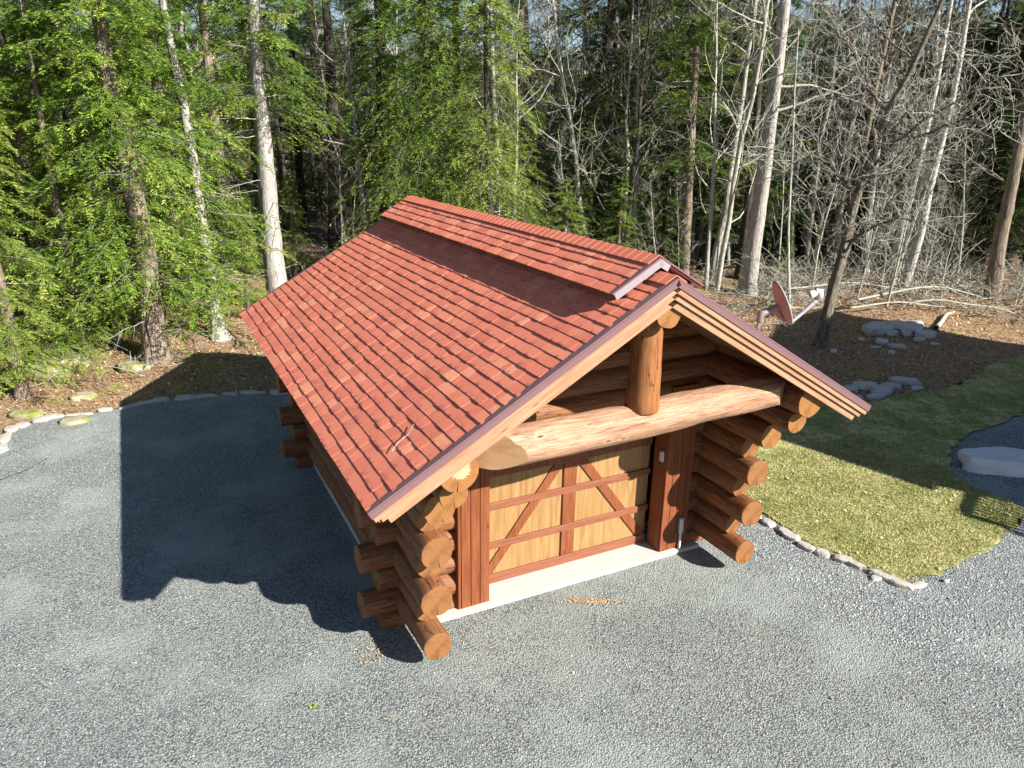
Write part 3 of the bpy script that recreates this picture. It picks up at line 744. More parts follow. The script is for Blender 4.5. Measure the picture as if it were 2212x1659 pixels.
# shingles: every piece has its own width, tint and lift
def shingle_box(u0, u1, v0, v1, lift, th, tilt):
    """8 verts; butt edge (u1) sits proud"""
    return [(u0, v0, 0.), (u0, v1, 0.), (u1, v0, lift), (u1, v1, lift), (u0, v0, th*.4), (u0, v1, th*.4), (u1, v0, lift+th+tilt), (u1, v1, lift+th+tilt)]
SF = [(0, 2, 3, 1), (4, 5, 7, 6), (0, 4, 6, 2), (1, 3, 7, 5), (0, 1, 5, 4), (2, 6, 7, 3)]
def lay(side, u_start, u_end, ya, yb, base, rg, expo=.156):
    out = []
    nrow = max(1, round((u_end-u_start)/expo)); e = (u_end-u_start)/nrow
    Mx = roof_mw(side); sv = 1 if Mx.col[1].y > 0 else -1
    for k in range(nrow):
        u1 = u_start+(k+1)*e; y = ya-rg.uniform(0, .2)
        while y < yb:
            w = rg.choice((.10, .15, .17, .2, .23, .3, .34)); a, b = max(y, ya), min(y+w-.003, yb); y += w
            if b-a < .03: continue
            tint = rg.choice((.2, .3, .35, .4, .4, .45, .5, .5, .5, .55, .6, .6, .7, .8, .95))+rg.uniform(-.05, .05)
            thick = rg.choice((0, 0, .005))
            v0, v1 = sorted((a*sv, b*sv)); out.append((side, shingle_box(max(u_start-.0, u1-e-.02), u1+rg.uniform(-.002, .002)+(.003 if thick else 0), v0, v1, base+.004, .010+thick, rg.uniform(0, .002)), tint, Mx))
    return out
rgs = random.Random(21)
SH = lay(-1, .0, SLEN+.025, .045, LEN-.045, 0, rgs) + lay(1, .0, SLEN+.025, .045, LEN-.045, 0, rgs, .156)
CAPH = .175; CW = .612/math.cos(ANG)
def put_shingles(items, budget, name, stuffname, parent, zoff=0.):
    items = [(s, [Mx @ Vector(v)+Vector((0, 0, zoff)) for v in vs], t) for s, vs, t, Mx in items]
    def score(it):
        c = sum(it[1], Vector())/8
        a = (it[1][7]-it[1][4]).cross(it[1][6]-it[1][5]).dot((CAM-c).normalized())/2
        return a/(c-CAM).length_squared
    items.sort(key=score, reverse=True)
    EDG = [0, 0, 1, 1, 0, 0, 1, 1]
    for s, vs, t in items[:budget]:
        c = sum(vs, Vector())/8
        me = np_mesh(name, [tuple(v-c) for v in vs], SF, M_SH, tint=[t]*8, edge=EDG)
        o = link(name, me, parent); o.location = c
    rest = items[budget:]
    V = np.array([[tuple(v) for v in vs] for _, vs, _ in rest]).reshape(-1, 3)
    F = (np.arange(len(rest))*8)[:, None, None]+np.array(SF)[None]
    me = np_mesh(stuffname, V, F.reshape(-1, 4), M_SH, tint=np.repeat([t for _, _, t in rest], 8), edge=np.tile(EDG, len(rest)))
    o = link(stuffname, me, parent); o['kind'] = 'stuff'
put_shingles(SH, 225, 'shingle', 'shingle_field', roof)
# small ridge caps where the main ridge shows in front of the raised cap
def ridge_cap(y0, y1, zt, parent, name, tint):
    w = .15; t = .010
    P = []
    for yy, l in ((y0, .007), (y1, .001)):
        for xx in (-w, 0, w):
            zz = zt-abs(xx)*SL+l
            P.append((xx, yy, zz)); P.append((xx, yy, zz+t))
    c = Vector((0, (y0+y1)/2, zt))
    F = [(1, 3, 9, 7), (3, 5, 11, 9), (0, 6, 8, 2), (2, 8, 10, 4), (0, 2, 3, 1), (2, 4, 5, 3), (6, 7, 9, 8), (8, 9, 11, 10), (0, 1, 7, 6), (4, 10, 11, 5)]
    me = np_mesh(name, [tuple(Vector(p)-c) for p in P], F, M_SH, tint=[tint]*12, edge=[.3]*12)
    o = link(name, me, parent); o.location = c
for k in range(2): ridge_cap(.03+k*.14, .03+k*.14+.16, ZR+.012, roof, 'ridge_shingle', .5)
ridge_cap(8.8, 8.96, ZR+.012, roof, 'ridge_shingle', .4)
# raised ridge vent with its own little roof
vent = tag(empty('ridge_vent')); vent.parent = garage
y0c, y1c = .318, 8.777
for s in (-1, 1):
    Mx = roof_mw(s); Mx.translation += Vector((0, 0, CAPH)); sv = 1 if Mx.col[1].y > 0 else -1
    a, b = sorted(((y0c+.012)*sv, (y1c-.012)*sv))
    box('vent_deck', 0, CW-.01, a, b, -.022, -.001, M_DRIP, vent, 0, mw=Mx)
    box('vent_curb', CW-.16, CW-.13, a*.985 if a > 0 else a+.02, b, -.17, -.024, M_DARK, vent, 0, mw=Mx)
    a, b = sorted(((y0c-.012)*sv, (y0c+.05)*sv))
    box('flashing', 0, CW+.02, a, b, .0, .02, M_DRIP, vent, .002, mw=Mx)
    a, b = sorted(((y0c-.006)*sv, (y0c+.006)*sv))
    box('flashing', 0, CW+.0 if s < 0 else .16, a, b, -.085, -.001, M_FLASH, vent, .002, mw=Mx)
    a, b = sorted((y1c*sv, (y1c-.03)*sv))
    box('flashing', 0, CW+.01, a, b, -.12, .012, M_DRIP, vent, .002, mw=Mx)
vs_ = lay(-1, .10, CW+.02, y0c+.04, y1c, 0, rgs, .150) + lay(1, .10, CW+.02, y0c+.04, y1c, 0, rgs, .150)
put_shingles(vs_, 60, 'shingle', 'shingle_field', vent, CAPH)
yy = y0c+.04; k = 0
while yy < y1c-.05:
    ridge_cap(yy, min(yy+.165, y1c), ZR+CAPH+.008, vent, 'ridge_shingle', rgs.uniform(.3, .75)); yy += .147
for s in (-1, 1): box('frieze_board', min(s*2.50, s*2.53), max(s*2.50, s*2.53), .5, 8.6, 3.22, 3.405, M_SOFFIT, garage, 0)
# twig lying on the shingles
sp = np.array([[(-2.86, .60, 0), (-2.76, .70, 0), (-2.66, .72, 0), (-2.58, .82, 0)]], float)
sp[..., 2] = ZR-np.abs(sp[..., 0])*SL+.03
sp = np.array([[(-3.08, .66, 0), (-2.98, .74, 0), (-2.86, .75, 0), (-2.76, .86, 0)]], float); sp[..., 2] = ZR-np.abs(sp[..., 0])*SL+.028
tv, tf = tubes(sp, np.full((1, 4), .0042), 5)
tag(link('twig', np_mesh('twig', tv, tf, M_TWIG, True)), 'thin pale twig lying on the shingles near the front left eave', 'twig')

# ------------------------------------------------------------------ satellite dish on the right slope
dish = tag(empty('satellite_dish', (3.02, 2.0, 3.26)), 'brown satellite dish on a bent mast behind the right roof slope', 'satellite dish')
def dish_local(p): return Vector(p)-dish.location
dc = Vector((3.73, 1.95, 3.96))                      # middle of the reflector
vd = (dc-CAM).normalized(); vr = vd.cross(Vector((0, 0, 1))).normalized(); vu = vr.cross(vd)
nrm = ((vr*.87+vu*.50)*.95+vd*.27).normalized()         # its face looks away to the right
ax_s = nrm.cross(Vector((0, 0, 1))).normalized(); ax_u = ax_s.cross(nrm).normalized()
bm = bmesh.new(); NR, NA = 7, 40; rr_ = []
for side in (0, 1):
    for j in range(NR+1):
        q = j/NR
        if j == 0: ring = [bm.verts.new(dish_local(dc-nrm*(.085+.014*side)))]
        else:
            ring = []
            for k in range(NA):
                a = 2*math.pi*k/NA
                ring.append(bm.verts.new(dish_local(dc+ax_s*math.cos(a)*.285*q+ax_u*math.sin(a)*.385*q-nrm*(.085*(1-q*q)+.014*side))))
        rr_.append(ring)
def cap(rs, flip):
    for A, B in zip(rs[:-1], rs[1:]):
        for k in range(NA):
            vs = (A[0], B[k], B[(k+1) % NA]) if len(A) == 1 else (A[k], B[k], B[(k+1) % NA], A[(k+1) % NA])
            f = bm.faces.new(vs[::-1] if flip else vs); f.smooth = True
cap(rr_[:NR+1], False); cap(rr_[NR+1:], True)
for k in range(NA):
    f = bm.faces.new((rr_[NR][k], rr_[2*NR+1][k], rr_[2*NR+1][(k+1) % NA], rr_[NR][(k+1) % NA])); f.material_index = 1
bmesh.ops.recalc_face_normals(bm, faces=bm.faces)
me = bpy.data.meshes.new('reflector'); bm.to_mesh(me); bm.free(); me.materials.append(M_DISH); me.materials.append(M_ARM)
link('reflector', me, dish)
def dtube(name, pts, rad, mat, n=12):
    P = np.array([[tuple(dish_local(p)) for p in pts]]); R0 = np.full((1, len(pts)), rad) if np.isscalar(rad) else np.array([rad])
    V, F = tubes(P, R0, n); return link(name, np_mesh(name, V, F, mat, True), dish)
back = dc-nrm*.10
dtube('mast', [(3.02, 2.0, 3.20), (3.10, 2.0, 3.30), (3.27, 2.0, 3.48), (3.33, 2.0, 3.58), (3.345, 2.0, 3.86)], .036, M_DISH)
dtube('mast_clamp', [(3.34, 2.0, 3.68), (3.34, 2.0, 3.87)], .055, M_DISH)
dtube('bracket', [(3.34, 2.0, 3.80), back-ax_u*.05-nrm*.02, back-ax_u*.05+nrm*.01], [.05, .07, .07], M_DISH, 6)
dtube('bracket', [back-ax_u*.06-nrm*.03, back-ax_u*.20-nrm*.0, back-ax_u*.30+nrm*.05], [.06, .055, .03], M_DISH, 4)
box('mast_foot', -.11, .11, -.09, .09, -.01, .012, M_GREYM, dish, .004, mw=Matrix.Translation((0, 0, -.015)) @ Matrix.Rotation(ANG, 4, 'Y'))
arm0 = dc-ax_u*.36; arm1 = dc+nrm*.50-ax_u*.18
dtube('feed_arm', [dc-ax_u*.30-nrm*.08, arm0+nrm*.05, arm0.lerp(arm1, .5)-ax_u*.01, arm1], [.026, .026, .032, .04], M_ARM, 8)
dtube('feed_head', [arm1-nrm*.05-ax_u*.02, arm1+nrm*.05+ax_u*.02, arm1+nrm*.08+ax_u*.10, arm1+nrm*.02+ax_u*.14], [.04, .07, .075, .05], M_ARM, 10)
dtube('feed_horn', [arm1+nrm*.07+ax_u*.11, arm1-nrm*.02+ax_u*.115, arm1-nrm*.07+ax_u*.12], [.05, .062, .06], M_WHITE, 14)

# ------------------------------------------------------------------ neighbour house outside the frame (its shade falls on the lawn)
house = tag(empty('house', (17, -8, 0)), 'log house standing beside the gravel to the right of the frame', 'house')
ua = Vector((.97, .24, 0)).normalized(); va = Vector((.24, -.97, 0)).normalized(); E1 = Vector((7.3+SUN_A*5.35, 4.5-SUN_B*5.35, 0))
prof = [(0, 0), (0, 5.35), (10.9, 8.7), (13.2, 8.7), (13.2, 0)]
for (oa, t0, t1) in ((0, 0, 3.0), (2.6, 3.004, 11)):
    pr_ = [(max(a, oa), z if a > oa or z == 0 else 5.35+(oa*.307)) for a, z in prof]
    V = [tuple(E1+ua*a+va*t0+Vector((0, 0, z))-Vector(house.location)) for a, z in pr_]+[tuple(E1+ua*a+va*t1+Vector((0, 0, z))-Vector(house.location)) for a, z in pr_]
    me = bpy.data.meshes.new('wall'); n = 5
    me.from_pydata(V, [], [tuple(range(n)), tuple(range(2*n-1, n-1, -1))]+[(k, (k+1) % n, n+(k+1) % n, n+k) for k in range(n)])
    me.materials.append(M_TRIM); link('wall', me, house)
    rv = []
    for a, z in ((oa-.25, 5.35+(oa-.25)*.307), (10.9, 8.70), (13.5, 8.70)):
        for dz in (0, .15):
            for t in (t0-(.3 if t0 == 0 else 0), t1): rv.append(tuple(E1+ua*a+va*t+Vector((0, 0, z+dz+.01))-Vector(house.location)))
    me = bpy.data.meshes.new('roof'); me.from_pydata(rv, [], [(0, 1, 5, 4), (2, 6, 7, 3), (4, 5, 9, 8), (6, 10, 11, 7), (0, 2, 3, 1), (8, 9, 11, 10), (0, 4, 6, 2), (4, 8, 10, 6), (1, 3, 7, 5), (5, 7, 11, 9)])
    me.materials.append(M_DRIP); link('roof', me, house)
# its slatted deck, standing on posts
deck = tag(empty('deck', (10.9, -3.5, 0)), 'slatted wooden deck on posts beside the log house, outside the frame', 'deck')
dz = 3.0; sh = Vector((SUN_A, -SUN_B, 0))*dz
c00 = Vector((8.85, 1.45, 0))+sh; c01 = Vector((8.95, -.15, 0))+sh; c10 = Vector((7.45, .78, 0))+sh; c11 = Vector((7.80, -.25, 0))+sh
def bar(name, a, b, w, h, par, mat=M_TRIM):
    a = Vector(a)-Vector(par.location); b = Vector(b)-Vector(par.location); x = (b-a); L = x.length; x.normalize()
    up = Vector((0, 0, 1)) if abs(x.z) < .9 else Vector((0, 1, 0)); y = up.cross(x).normalized(); z = x.cross(y)
    Mx = Matrix((x, y, z)).transposed().to_4x4(); Mx.translation = a
    return box(name, 0, L, -w/2, w/2, -h/2, h/2, mat, par, 0, mw=Mx)
N = 12
for k in range(N):
    t = k/(N-1); a = c00.lerp(c10, t); b = c01.lerp(c11, t)
    bar('deck_board', a+Vector((0, 0, dz)), b+Vector((0, 0, dz)), .06, .02, deck)
bar('deck_beam', c00+Vector((0, 0, dz-.07)), c10+Vector((0, 0, dz-.07)), .1, .1, deck)
bar('deck_beam', c01+Vector((0, 0, dz-.07)), c11+Vector((0, 0, dz-.07)), .06, .1, deck)
bar('deck_beam', c10+Vector((-.1, -.05, dz-.07)), c11+Vector((-.1, -.05, dz-.07)), .09, .1, deck)
#bar('deck_slab', c01+Vector((1.05, .2, dz)), c00+Vector((1.05, -.1, dz)), 1.7, .06, deck)

# ------------------------------------------------------------------ trees
def unit(v): return v/(np.linalg.norm(v, axis=-1, keepdims=True)+1e-9)
def trunk_mesh(path, radii, mat, name='trunk', flare=.0, n=12, seed=0):
    """path: local points; smooth taper, root flare with buttresses"""
    P = np.array(path, float); Rr = np.array(radii, float)
    t = np.linspace(0, 1, len(P)); T = np.linspace(0, 1, max(14, len(P)*4))
    Q = np.stack([np.interp(T, t, P[:, i]) for i in range(3)], 1)
    for _ in range(2): Q[1:-1] = .25*Q[:-2]+.5*Q[1:-1]+.25*Q[2:]
    rad = np.interp(T, t, Rr)
    g = np.random.default_rng(seed)
    if flare:
        hs = np.array([-.25, 0, .12, .3, .55, .9]); base = Q[0]
        up = (Q[2]-Q[0]); up /= np.linalg.norm(up)
        ex = np.stack([base+up*h for h in hs]); er = rad[0]*(1+flare*np.exp(-np.clip(hs, 0, 9)*4.5))
        k = np.linalg.norm(Q-base, axis=1) > 1.2
        Q = np.concatenate([ex, Q[k]]); rad = np.concatenate([er, rad[k]]); hh = np.concatenate([hs, np.full(k.sum(), 9.)])
    else: hh = np.full(len(Q), 9.)
    V, F = tubes(Q[None], rad[None], n); V = V.reshape(len(Q), n, 3)
    an = np.arange(n)/n*2*np.pi; ph = g.uniform(0, 6, 3)
    f = 1+.06*np.sin(3*an+ph[0])[None]+.05*g.normal(0, 1, (len(Q), n))
    f = f+(flare*.45*np.exp(-np.clip(hh, 0, 9)*5))[:, None]*(np.sin(5*an+ph[1])+.5*np.sin(3*an+ph[2]))[None]
    V = Q[:, None]+(V-Q[:, None])*f[..., None]
    return np_mesh(name, V.reshape(-1, 3), F, mat, True)

def limbs_arrays(g, trunk_at, z0, z1, nl, lenf, S=8, rise=.12, droop=.45, az0=None):
    h = z0+(z1-z0)*np.sort(g.uniform(0, 1, nl)); az = g.uniform(0, 2*np.pi, nl)
    t = (h-z0)/(z1-z0+1e-6); L = lenf(t)*g.uniform(.55, 1.1, nl)
    d = np.stack([np.cos(az), np.sin(az), 0*az], 1); s = np.linspace(0, 1, S)
    B = np.stack([trunk_at(hh) for hh in h])
    ris = g.normal(rise, .12, nl); dr = droop*g.uniform(.6, 1.4, nl)
    P = B[:, None]+d[:, None]*(L[:, None]*s[None])[..., None]
    P[..., 2] += L[:, None]*(ris[:, None]*s[None]-dr[:, None]*s[None]**2)
    perp = np.stack([-d[:, 1], d[:, 0], 0*az], 1)
    P += perp[:, None]*(L[:, None]*g.normal(0, .10, (nl, 1))*s[None]**2)[..., None]
    P[:, 1:] += g.normal(0, .03, (nl, S-1, 3))*L[:, None, None]*.35
    return P, L, d, t
def interp_path(P, s):
    """P (N,S,3), s (N,m) in 0..1 -> (N,m,3)"""
    S = P.shape[1]; f = s*(S-1); i = np.clip(f.astype(int), 0, S-2); w = (f-i)[..., None]
    r = np.arange(len(P))[:, None]
    return P[r, i]*(1-w)+P[r, i+1]*w
def conifer(seed, H, base, R, nl=120, m=26, q=15, leaf=.098, mat=M_LEAF, droop=.42, width=.3, trunk_at=None, shape=.7, dead=10, limbm=M_TWIGD, lim_r=.022):
    """returns (limb mesh, crown mesh) in local coordinates"""
    g = np.random.default_rng(seed)
    trunk_at = trunk_at or (lambda h: np.array([0, 0, h]))
    P, L, d, t = limbs_arrays(g, trunk_at, base, H*.97, nl, lambda t: R*((1-t)**shape*.92+.1), droop=droop)
    A = Acc()
    V, F = tubes(P, lim_r*(L[:, None]/R+.25)*np.linspace(1, .25, P.shape[1])[None], 4); A.add(V, F)
    if dead:
        Pd, Ld, dd, td = limbs_arrays(g, trunk_at, base*.45, min(H*.8, base+5), dead, lambda t: R*.55+0*t, rise=.05, droop=.15)
        V, F = tubes(Pd, .017*np.linspace(1, .3, 8)[None]*np.ones((dead, 1)), 4); A.add(V, F, m=1)
        sb = interp_path(Pd, g.uniform(.3, .95, (dead, 4))); db = unit(dd[:, None]+g.normal(0, .6, (dead, 4, 3)))
        ln = g.uniform(.2, .7, (dead, 4, 1)); PP = (sb[:, :, None]+db[:, :, None]*(ln[..., None]*np.linspace(0, 1, 4)[None, None, :, None])).reshape(-1, 4, 3)
        V, F = tubes(PP, .007*np.linspace(1, .4, 4)[None]*np.ones((len(PP), 1)), 3); A.add(V, F, m=1)
    limbs = A.mesh('branches', [limbm, M_TWIG], True)
    # side sprays
    s = np.clip(np.linspace(.16, 1, m)[None]+g.normal(0, .03, (nl, m)), .1, 1)
    C = interp_path(P, s)
    sd = np.where(np.arange(m) % 2 == 0, 1., -1.)[None, :, None]
    perp = np.stack([-d[:, 1], d[:, 0], 0*d[:, 0]], 1)
    td = unit(d[:, None]*.75+perp[:, None]*sd*.85+g.normal(0, .28, (nl, m, 3))+np.array([0, 0, -.12]))
    tl = (L[:, None]*width*(1.08-s*.75)*g.uniform(.5, 1.2, (nl, m))+.12)
    u = (np.arange(q)+.6)/q
    pos = C[:, :, None]+td[:, :, None]*(tl[..., None]*u)[..., None]
    pos[..., 2] -= (tl[..., None]*u**2*.42)
    pos += g.normal(0, .012, pos.shape)
    td2 = np.broadcast_to(td[:, :, None], pos.shape)
    z = np.array([0, 0, 1.])
    sidev = unit(np.cross(td2, z))
    sg = np.where(np.arange(q) % 2 == 0, 1., -1.)[None, None, :, None]
    parts = []
    for mult in (1., -1.):
        ld = unit(td2*.85+sidev*sg*mult*.7+g.normal(0, .16, pos.shape)+np.array([0, 0, -.30]))
        parts.append((pos, ld))
    pos = np.concatenate([a.reshape(-1, 3) for a, _ in parts]); ld = np.concatenate([b.reshape(-1, 3) for _, b in parts])
    n = len(pos); ll = leaf*g.uniform(.6, 1.3, n)[:, None]
    wv = unit(np.cross(ld, unit(np.array([0, 0, 1.])+g.normal(0, .55, (n, 3)))))*ll*.115
    V = np.stack([pos, pos+ld*ll*.5+wv, pos+ld*ll, pos+ld*ll*.5-wv], 1).reshape(-1, 3)
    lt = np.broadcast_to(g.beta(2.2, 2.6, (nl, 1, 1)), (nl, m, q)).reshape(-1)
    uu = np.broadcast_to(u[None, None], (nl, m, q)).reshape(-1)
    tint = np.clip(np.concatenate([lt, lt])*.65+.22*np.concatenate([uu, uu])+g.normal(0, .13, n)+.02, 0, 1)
    crown = np_mesh('crown', V, np.arange(4*n).reshape(-1, 4), mat, tint=np.repeat(tint, 4))
    return limbs, crown
def bare_arrays(seed, H, r0, spread=.34, n1=18, n2=5, n3=4, lean=(0, 0), fork=.35, up=.75):
    """trunk path + levels of branches, as Acc with bark index 0 and twig index 1"""
    g = np.random.default_rng(seed); A = Acc()
    S = 12; s = np.linspace(0, 1, S)
    wob = np.cumsum(g.normal(0, .012*H/S*4, (S, 2)), 0)
    T = np.stack([s*lean[0]+wob[:, 0], s*lean[1]+wob[:, 1], s*H], 1)
    T[0, :2] = 0
    tr, tf = tubes(T[None], (r0*(1-s*.85)**.9)[None], 8)
    # level 1
    h = g.uniform(fork, .97, n1); C = interp_path(T[None], h[None])[0]
    az = g.uniform(0, 6.283, n1); L1 = H*spread*(1.15-h)*g.uniform(.6, 1.2, n1)+.4
    D = unit(np.stack([np.cos(az), np.sin(az), np.full(n1, up)*g.uniform(.5, 1.3, n1)], 1))
    def grow(C, D, L, S, curl, upb):
        st = (L/(S-1))[:, None]; P = [C]; d = D.copy()
        for _ in range(S-1):
            d = unit(d+g.normal(0, curl, d.shape)+np.array([0, 0, upb])); P.append(P[-1]+d*st)
        return np.stack(P, 1), d
    P1, _ = grow(C, D, L1, 7, .16, .10)
    r1 = r0*.30*(L1/L1.max())
    V, F = tubes(P1, r1[:, None]*np.linspace(1, .3, 7)[None]+.004, 5); A.add(V, F, m=0)
    h2 = g.uniform(.2, 1, (n1, n2)); C2 = interp_path(P1, h2).reshape(-1, 3)
    D1 = np.repeat(unit(P1[:, -1]-P1[:, 0]), n2, 0); L2 = np.repeat(L1, n2)*g.uniform(.3, .65, n1*n2)
    P2, _ = grow(C2, unit(D1*.6+g.normal(0, .6, D1.shape)), L2, 5, .2, .05)
    V, F = tubes(P2, (.006+r1.repeat(n2)*.32)[:, None]*np.linspace(1, .35, 5)[None], 4); A.add(V, F, m=1)
    h3 = g.uniform(.15, 1, (len(P2), n3)); C3 = interp_path(P2, h3).reshape(-1, 3)
    D2 = np.repeat(unit(P2[:, -1]-P2[:, 0]), n3, 0); L3 = np.repeat(L2, n3)*g.uniform(.3, .7, len(C3))
    P3, _ = grow(C3, unit(D2*.7+g.normal(0, .55, D2.shape)), L3, 4, .22, .03)
    V, F = tubes(P3, .0062*np.linspace(1, .45, 4)[None]*np.ones((len(P3), 1)), 3); A.add(V, F, m=1)
    return (tr, tf), A
def place(tree, src_parts):
    for nm, me in src_parts: link(nm, me, tree)

# shared crowns
CON = []
for k in range(5):
    H = (15, 17, 13, 16, 14)[k]
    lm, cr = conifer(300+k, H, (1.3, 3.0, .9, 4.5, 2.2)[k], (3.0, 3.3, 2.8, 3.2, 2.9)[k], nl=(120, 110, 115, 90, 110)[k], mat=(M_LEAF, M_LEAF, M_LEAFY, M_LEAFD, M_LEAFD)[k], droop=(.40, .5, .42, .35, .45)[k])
    tk = trunk_mesh([(0, 0, -.3), (.05, .03, H*.3), (-.05, .02, H*.7), (0, 0, H)], (.24, .2, .13, .02), (M_BARKB, M_BARKD, M_BARKB, M_BARKD, M_BARKD)[k], flare=.4, seed=k)
    CON.append((H, [('trunk', tk), ('branches', lm), ('crown', cr)]))
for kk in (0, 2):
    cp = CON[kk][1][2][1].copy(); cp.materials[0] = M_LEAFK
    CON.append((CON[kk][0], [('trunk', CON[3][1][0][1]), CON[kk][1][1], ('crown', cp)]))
def hemlock(px, D, kind, H, label, rz=None, group=None, cat='hemlock tree', wide=1.0):
    p = ground_px(px, D); H0, parts = CON[kind]
    t = empty('hemlock_tree', (p.x, p.y, p.z)); s = H/H0; t.scale = (s*wide, s*wide, s); t.rotation_euler = (0, 0, R_.uniform(0, 6.28) if rz is None else rz)
    place(t, parts); return tag(t, label, cat, group)

MARKS = [(-60, 'the left edge of the picture'), (128, 'the hemlock over the mossy boulder'), (262, 'the old flared hemlock trunk'), (415, 'the pale slender trunk'), (565, 'the thick pale grey trunk'), (716, 'the dark shaded trunk'),
         (845, 'the gap left of the broad hemlock'), (935, 'the broad drooping hemlock'), (1052, 'the yellow-green hemlock'), (1150, 'the thin two-toned trunk'), (1262, 'the curved dark trunk'), (1408, 'the straight black trunk'), (1495, 'the sparse hemlock behind the roof peak'),
         (1655, 'the tall pale straight trunk'), (1760, 'the dish and thin sapling'), (1840, 'the crooked leaning tree'), (1980, 'the thicker birch-like stem'), (2040, 'the straight white stem'), (2175, 'the leaning grey-green trunk'), (2290, 'the right edge of the picture')]
def where_of(px, D):
    m = min(MARKS, key=lambda q: abs(q[0]-px)); side = 'left of' if px < m[0]-14 else 'right of' if px > m[0]+14 else 'behind'
    dep = 'near' if D < 38 else 'mid-wood' if D < 50 else 'far' if D < 68 else 'farthest'
    return dep, side, m[1]
# ---- the trees one can tell apart, each with its own trunk line
def path_tree(name, pts, D, w, label, cat, bk, foliage=None, flare=.5, seed=1, extra=4.0, limbs=0, twigs=0, dead=0, lmat=M_LEAF, dD=0.):
    """pts: trunk seen in the picture, turned into a line at horizontal distance D (+dD at the top)"""
    b = ground_px(pts[0][0], D); base = Vector((b.x, b.y, b.z)); P = [Vector((0, 0, 0))]
    n = len(pts)
    for k, (px, py) in enumerate(pts[1:], 1):
        q = at_px(px, py, D+dD*k/(n-1)); P.append(q-base)
    last = P[-1]; dirn = (P[-1]-P[-2]).normalized(); dirn = (dirn+Vector((0, 0, .6))).normalized()
    P.append(last+dirn*extra*.5); P.append(last+dirn*extra)
    Ht = P[-1].z
    rb = w/2*D*1.03/FPX
    rad = [rb*(1-.8*p.z/Ht)+.01 for p in P]
    t = empty(name, base); tag(t, label, cat)
    link('trunk', trunk_mesh([tuple(p) for p in P], rad, bk, flare=flare, n=16, seed=seed), t)
    zz = np.array([p.z for p in P]); PA = np.array([tuple(p) for p in P])
    ta = lambda h: np.array([np.interp(h, zz, PA[:, i]) for i in range(3)])
    if foliage:
        z0, R, nl, dr = foliage
        lm, cr = conifer(seed*7+1, Ht, z0, R, nl=nl, trunk_at=ta, mat=lmat, droop=dr, dead=dead, m=24, q=13)
        link('branches', lm, t); link('crown', cr, t)
    if limbs:
        g = np.random.default_rng(seed)
        A = Acc(); h = g.uniform(.3, 1, limbs)*Ht; C = np.stack([ta(x) for x in h]); az = g.uniform(0, 6.28, limbs)
        L = g.uniform(1.2, 3.4, limbs)*min(1.4, Ht/12); d = unit(np.stack([np.cos(az), np.sin(az), g.uniform(-.1, .9, limbs)], 1)); Pp = [C]
        for _ in range(8): d = unit(d+g.normal(0, .17, d.shape)+[0, 0, .03]); Pp.append(Pp[-1]+d*(L/8)[:, None])
        Pp = np.stack(Pp, 1); V, F = tubes(Pp, (rb*.2)*(L/L.max())[:, None]*np.linspace(1, .22, 9)[None]+.004, 5); A.add(V, F)
        if twigs:
            c2 = interp_path(Pp, g.uniform(.2, 1, (limbs, twigs))).reshape(-1, 3); d = unit(np.repeat(unit(Pp[:, -1]-Pp[:, 0]), twigs, 0)*.6+g.normal(0, .6, c2.shape)); L2 = np.repeat(L, twigs)*g.uniform(.2, .6, len(c2)); Pq = [c2]
            for _ in range(5): d = unit(d+g.normal(0, .22, d.shape)); Pq.append(Pq[-1]+d*(L2/5)[:, None])
            Pq = np.stack(Pq, 1); V, F = tubes(Pq, .009*np.linspace(1, .4, 6)[None]*np.ones((len(Pq), 1)), 4); A.add(V, F, m=1)
            c3 = interp_path(Pq, g.uniform(.2, 1, (len(Pq), 3))).reshape(-1, 3); d = unit(np.repeat(unit(Pq[:, -1]-Pq[:, 0]), 3, 0)*.6+g.normal(0, .6, c3.shape)); L3 = np.repeat(L2, 3)*.5; Pr = [c3]
            for _ in range(3): d = unit(d+g.normal(0, .25, d.shape)); Pr.append(Pr[-1]+d*(L3/3)[:, None])
            V, F = tubes(np.stack(Pr, 1), .006*np.ones((len(c3), 4)), 3); A.add(V, F, m=1)
        link('branches', A.mesh('branches', [bk, M_TWIG], True), t)['kind'] = 'stuff'
    return t
path_tree('hemlock_tree', [(338, 790), (322, 640), (312, 540), (290, 430), (276, 350), (262, 270), (240, 190), (222, 100), (210, 0)], 22.2, 44, 'old hemlock with flared roots on the sunny litter at left', 'hemlock tree', M_BARKB, (1.7, 3.1, 185, .45), .75, 3, dead=12)
path_tree('hemlock_tree', [(474, 745), (455, 620), (441, 520), (428, 430), (415, 330), (395, 220), (366, 90), (350, 0)], 23.9, 24, 'pale slender hemlock trunk between the flared one and the roof corner', 'hemlock tree', M_BARKP, (1.7, 2.5, 105, .4), .6, 4, dead=16)
path_tree('hemlock_tree', [(604, 650), (590, 560), (580, 430), (572, 330), (562, 220), (550, 100), (545, 0)], 27.5, 42, 'thick pale grey trunk rising just behind the left roof slope', 'hemlock tree', M_BARKP, (5.6, 3.2, 100, .35), .3, 5, dead=22)
path_tree('hemlock_tree', [(728, 560), (724, 420), (722, 300), (714, 150), (704, 0)], 36, 32, 'dark shaded trunk right of the thick pale trunk', 'hemlock tree', M_BARKD, (8.5, 3.5, 50, .3), .3, 6, dead=20, lmat=M_LEAFD)
path_tree('hemlock_tree', [(950, 560), (944, 420), (938, 330), (925, 200), (910, 0)], 30, 30, 'broad drooping hemlock towering behind the middle of the ridge', 'hemlock tree', M_BARKB, (2.4, 4.6, 250, .75), .3, 7, dead=10, lmat=M_LEAF)
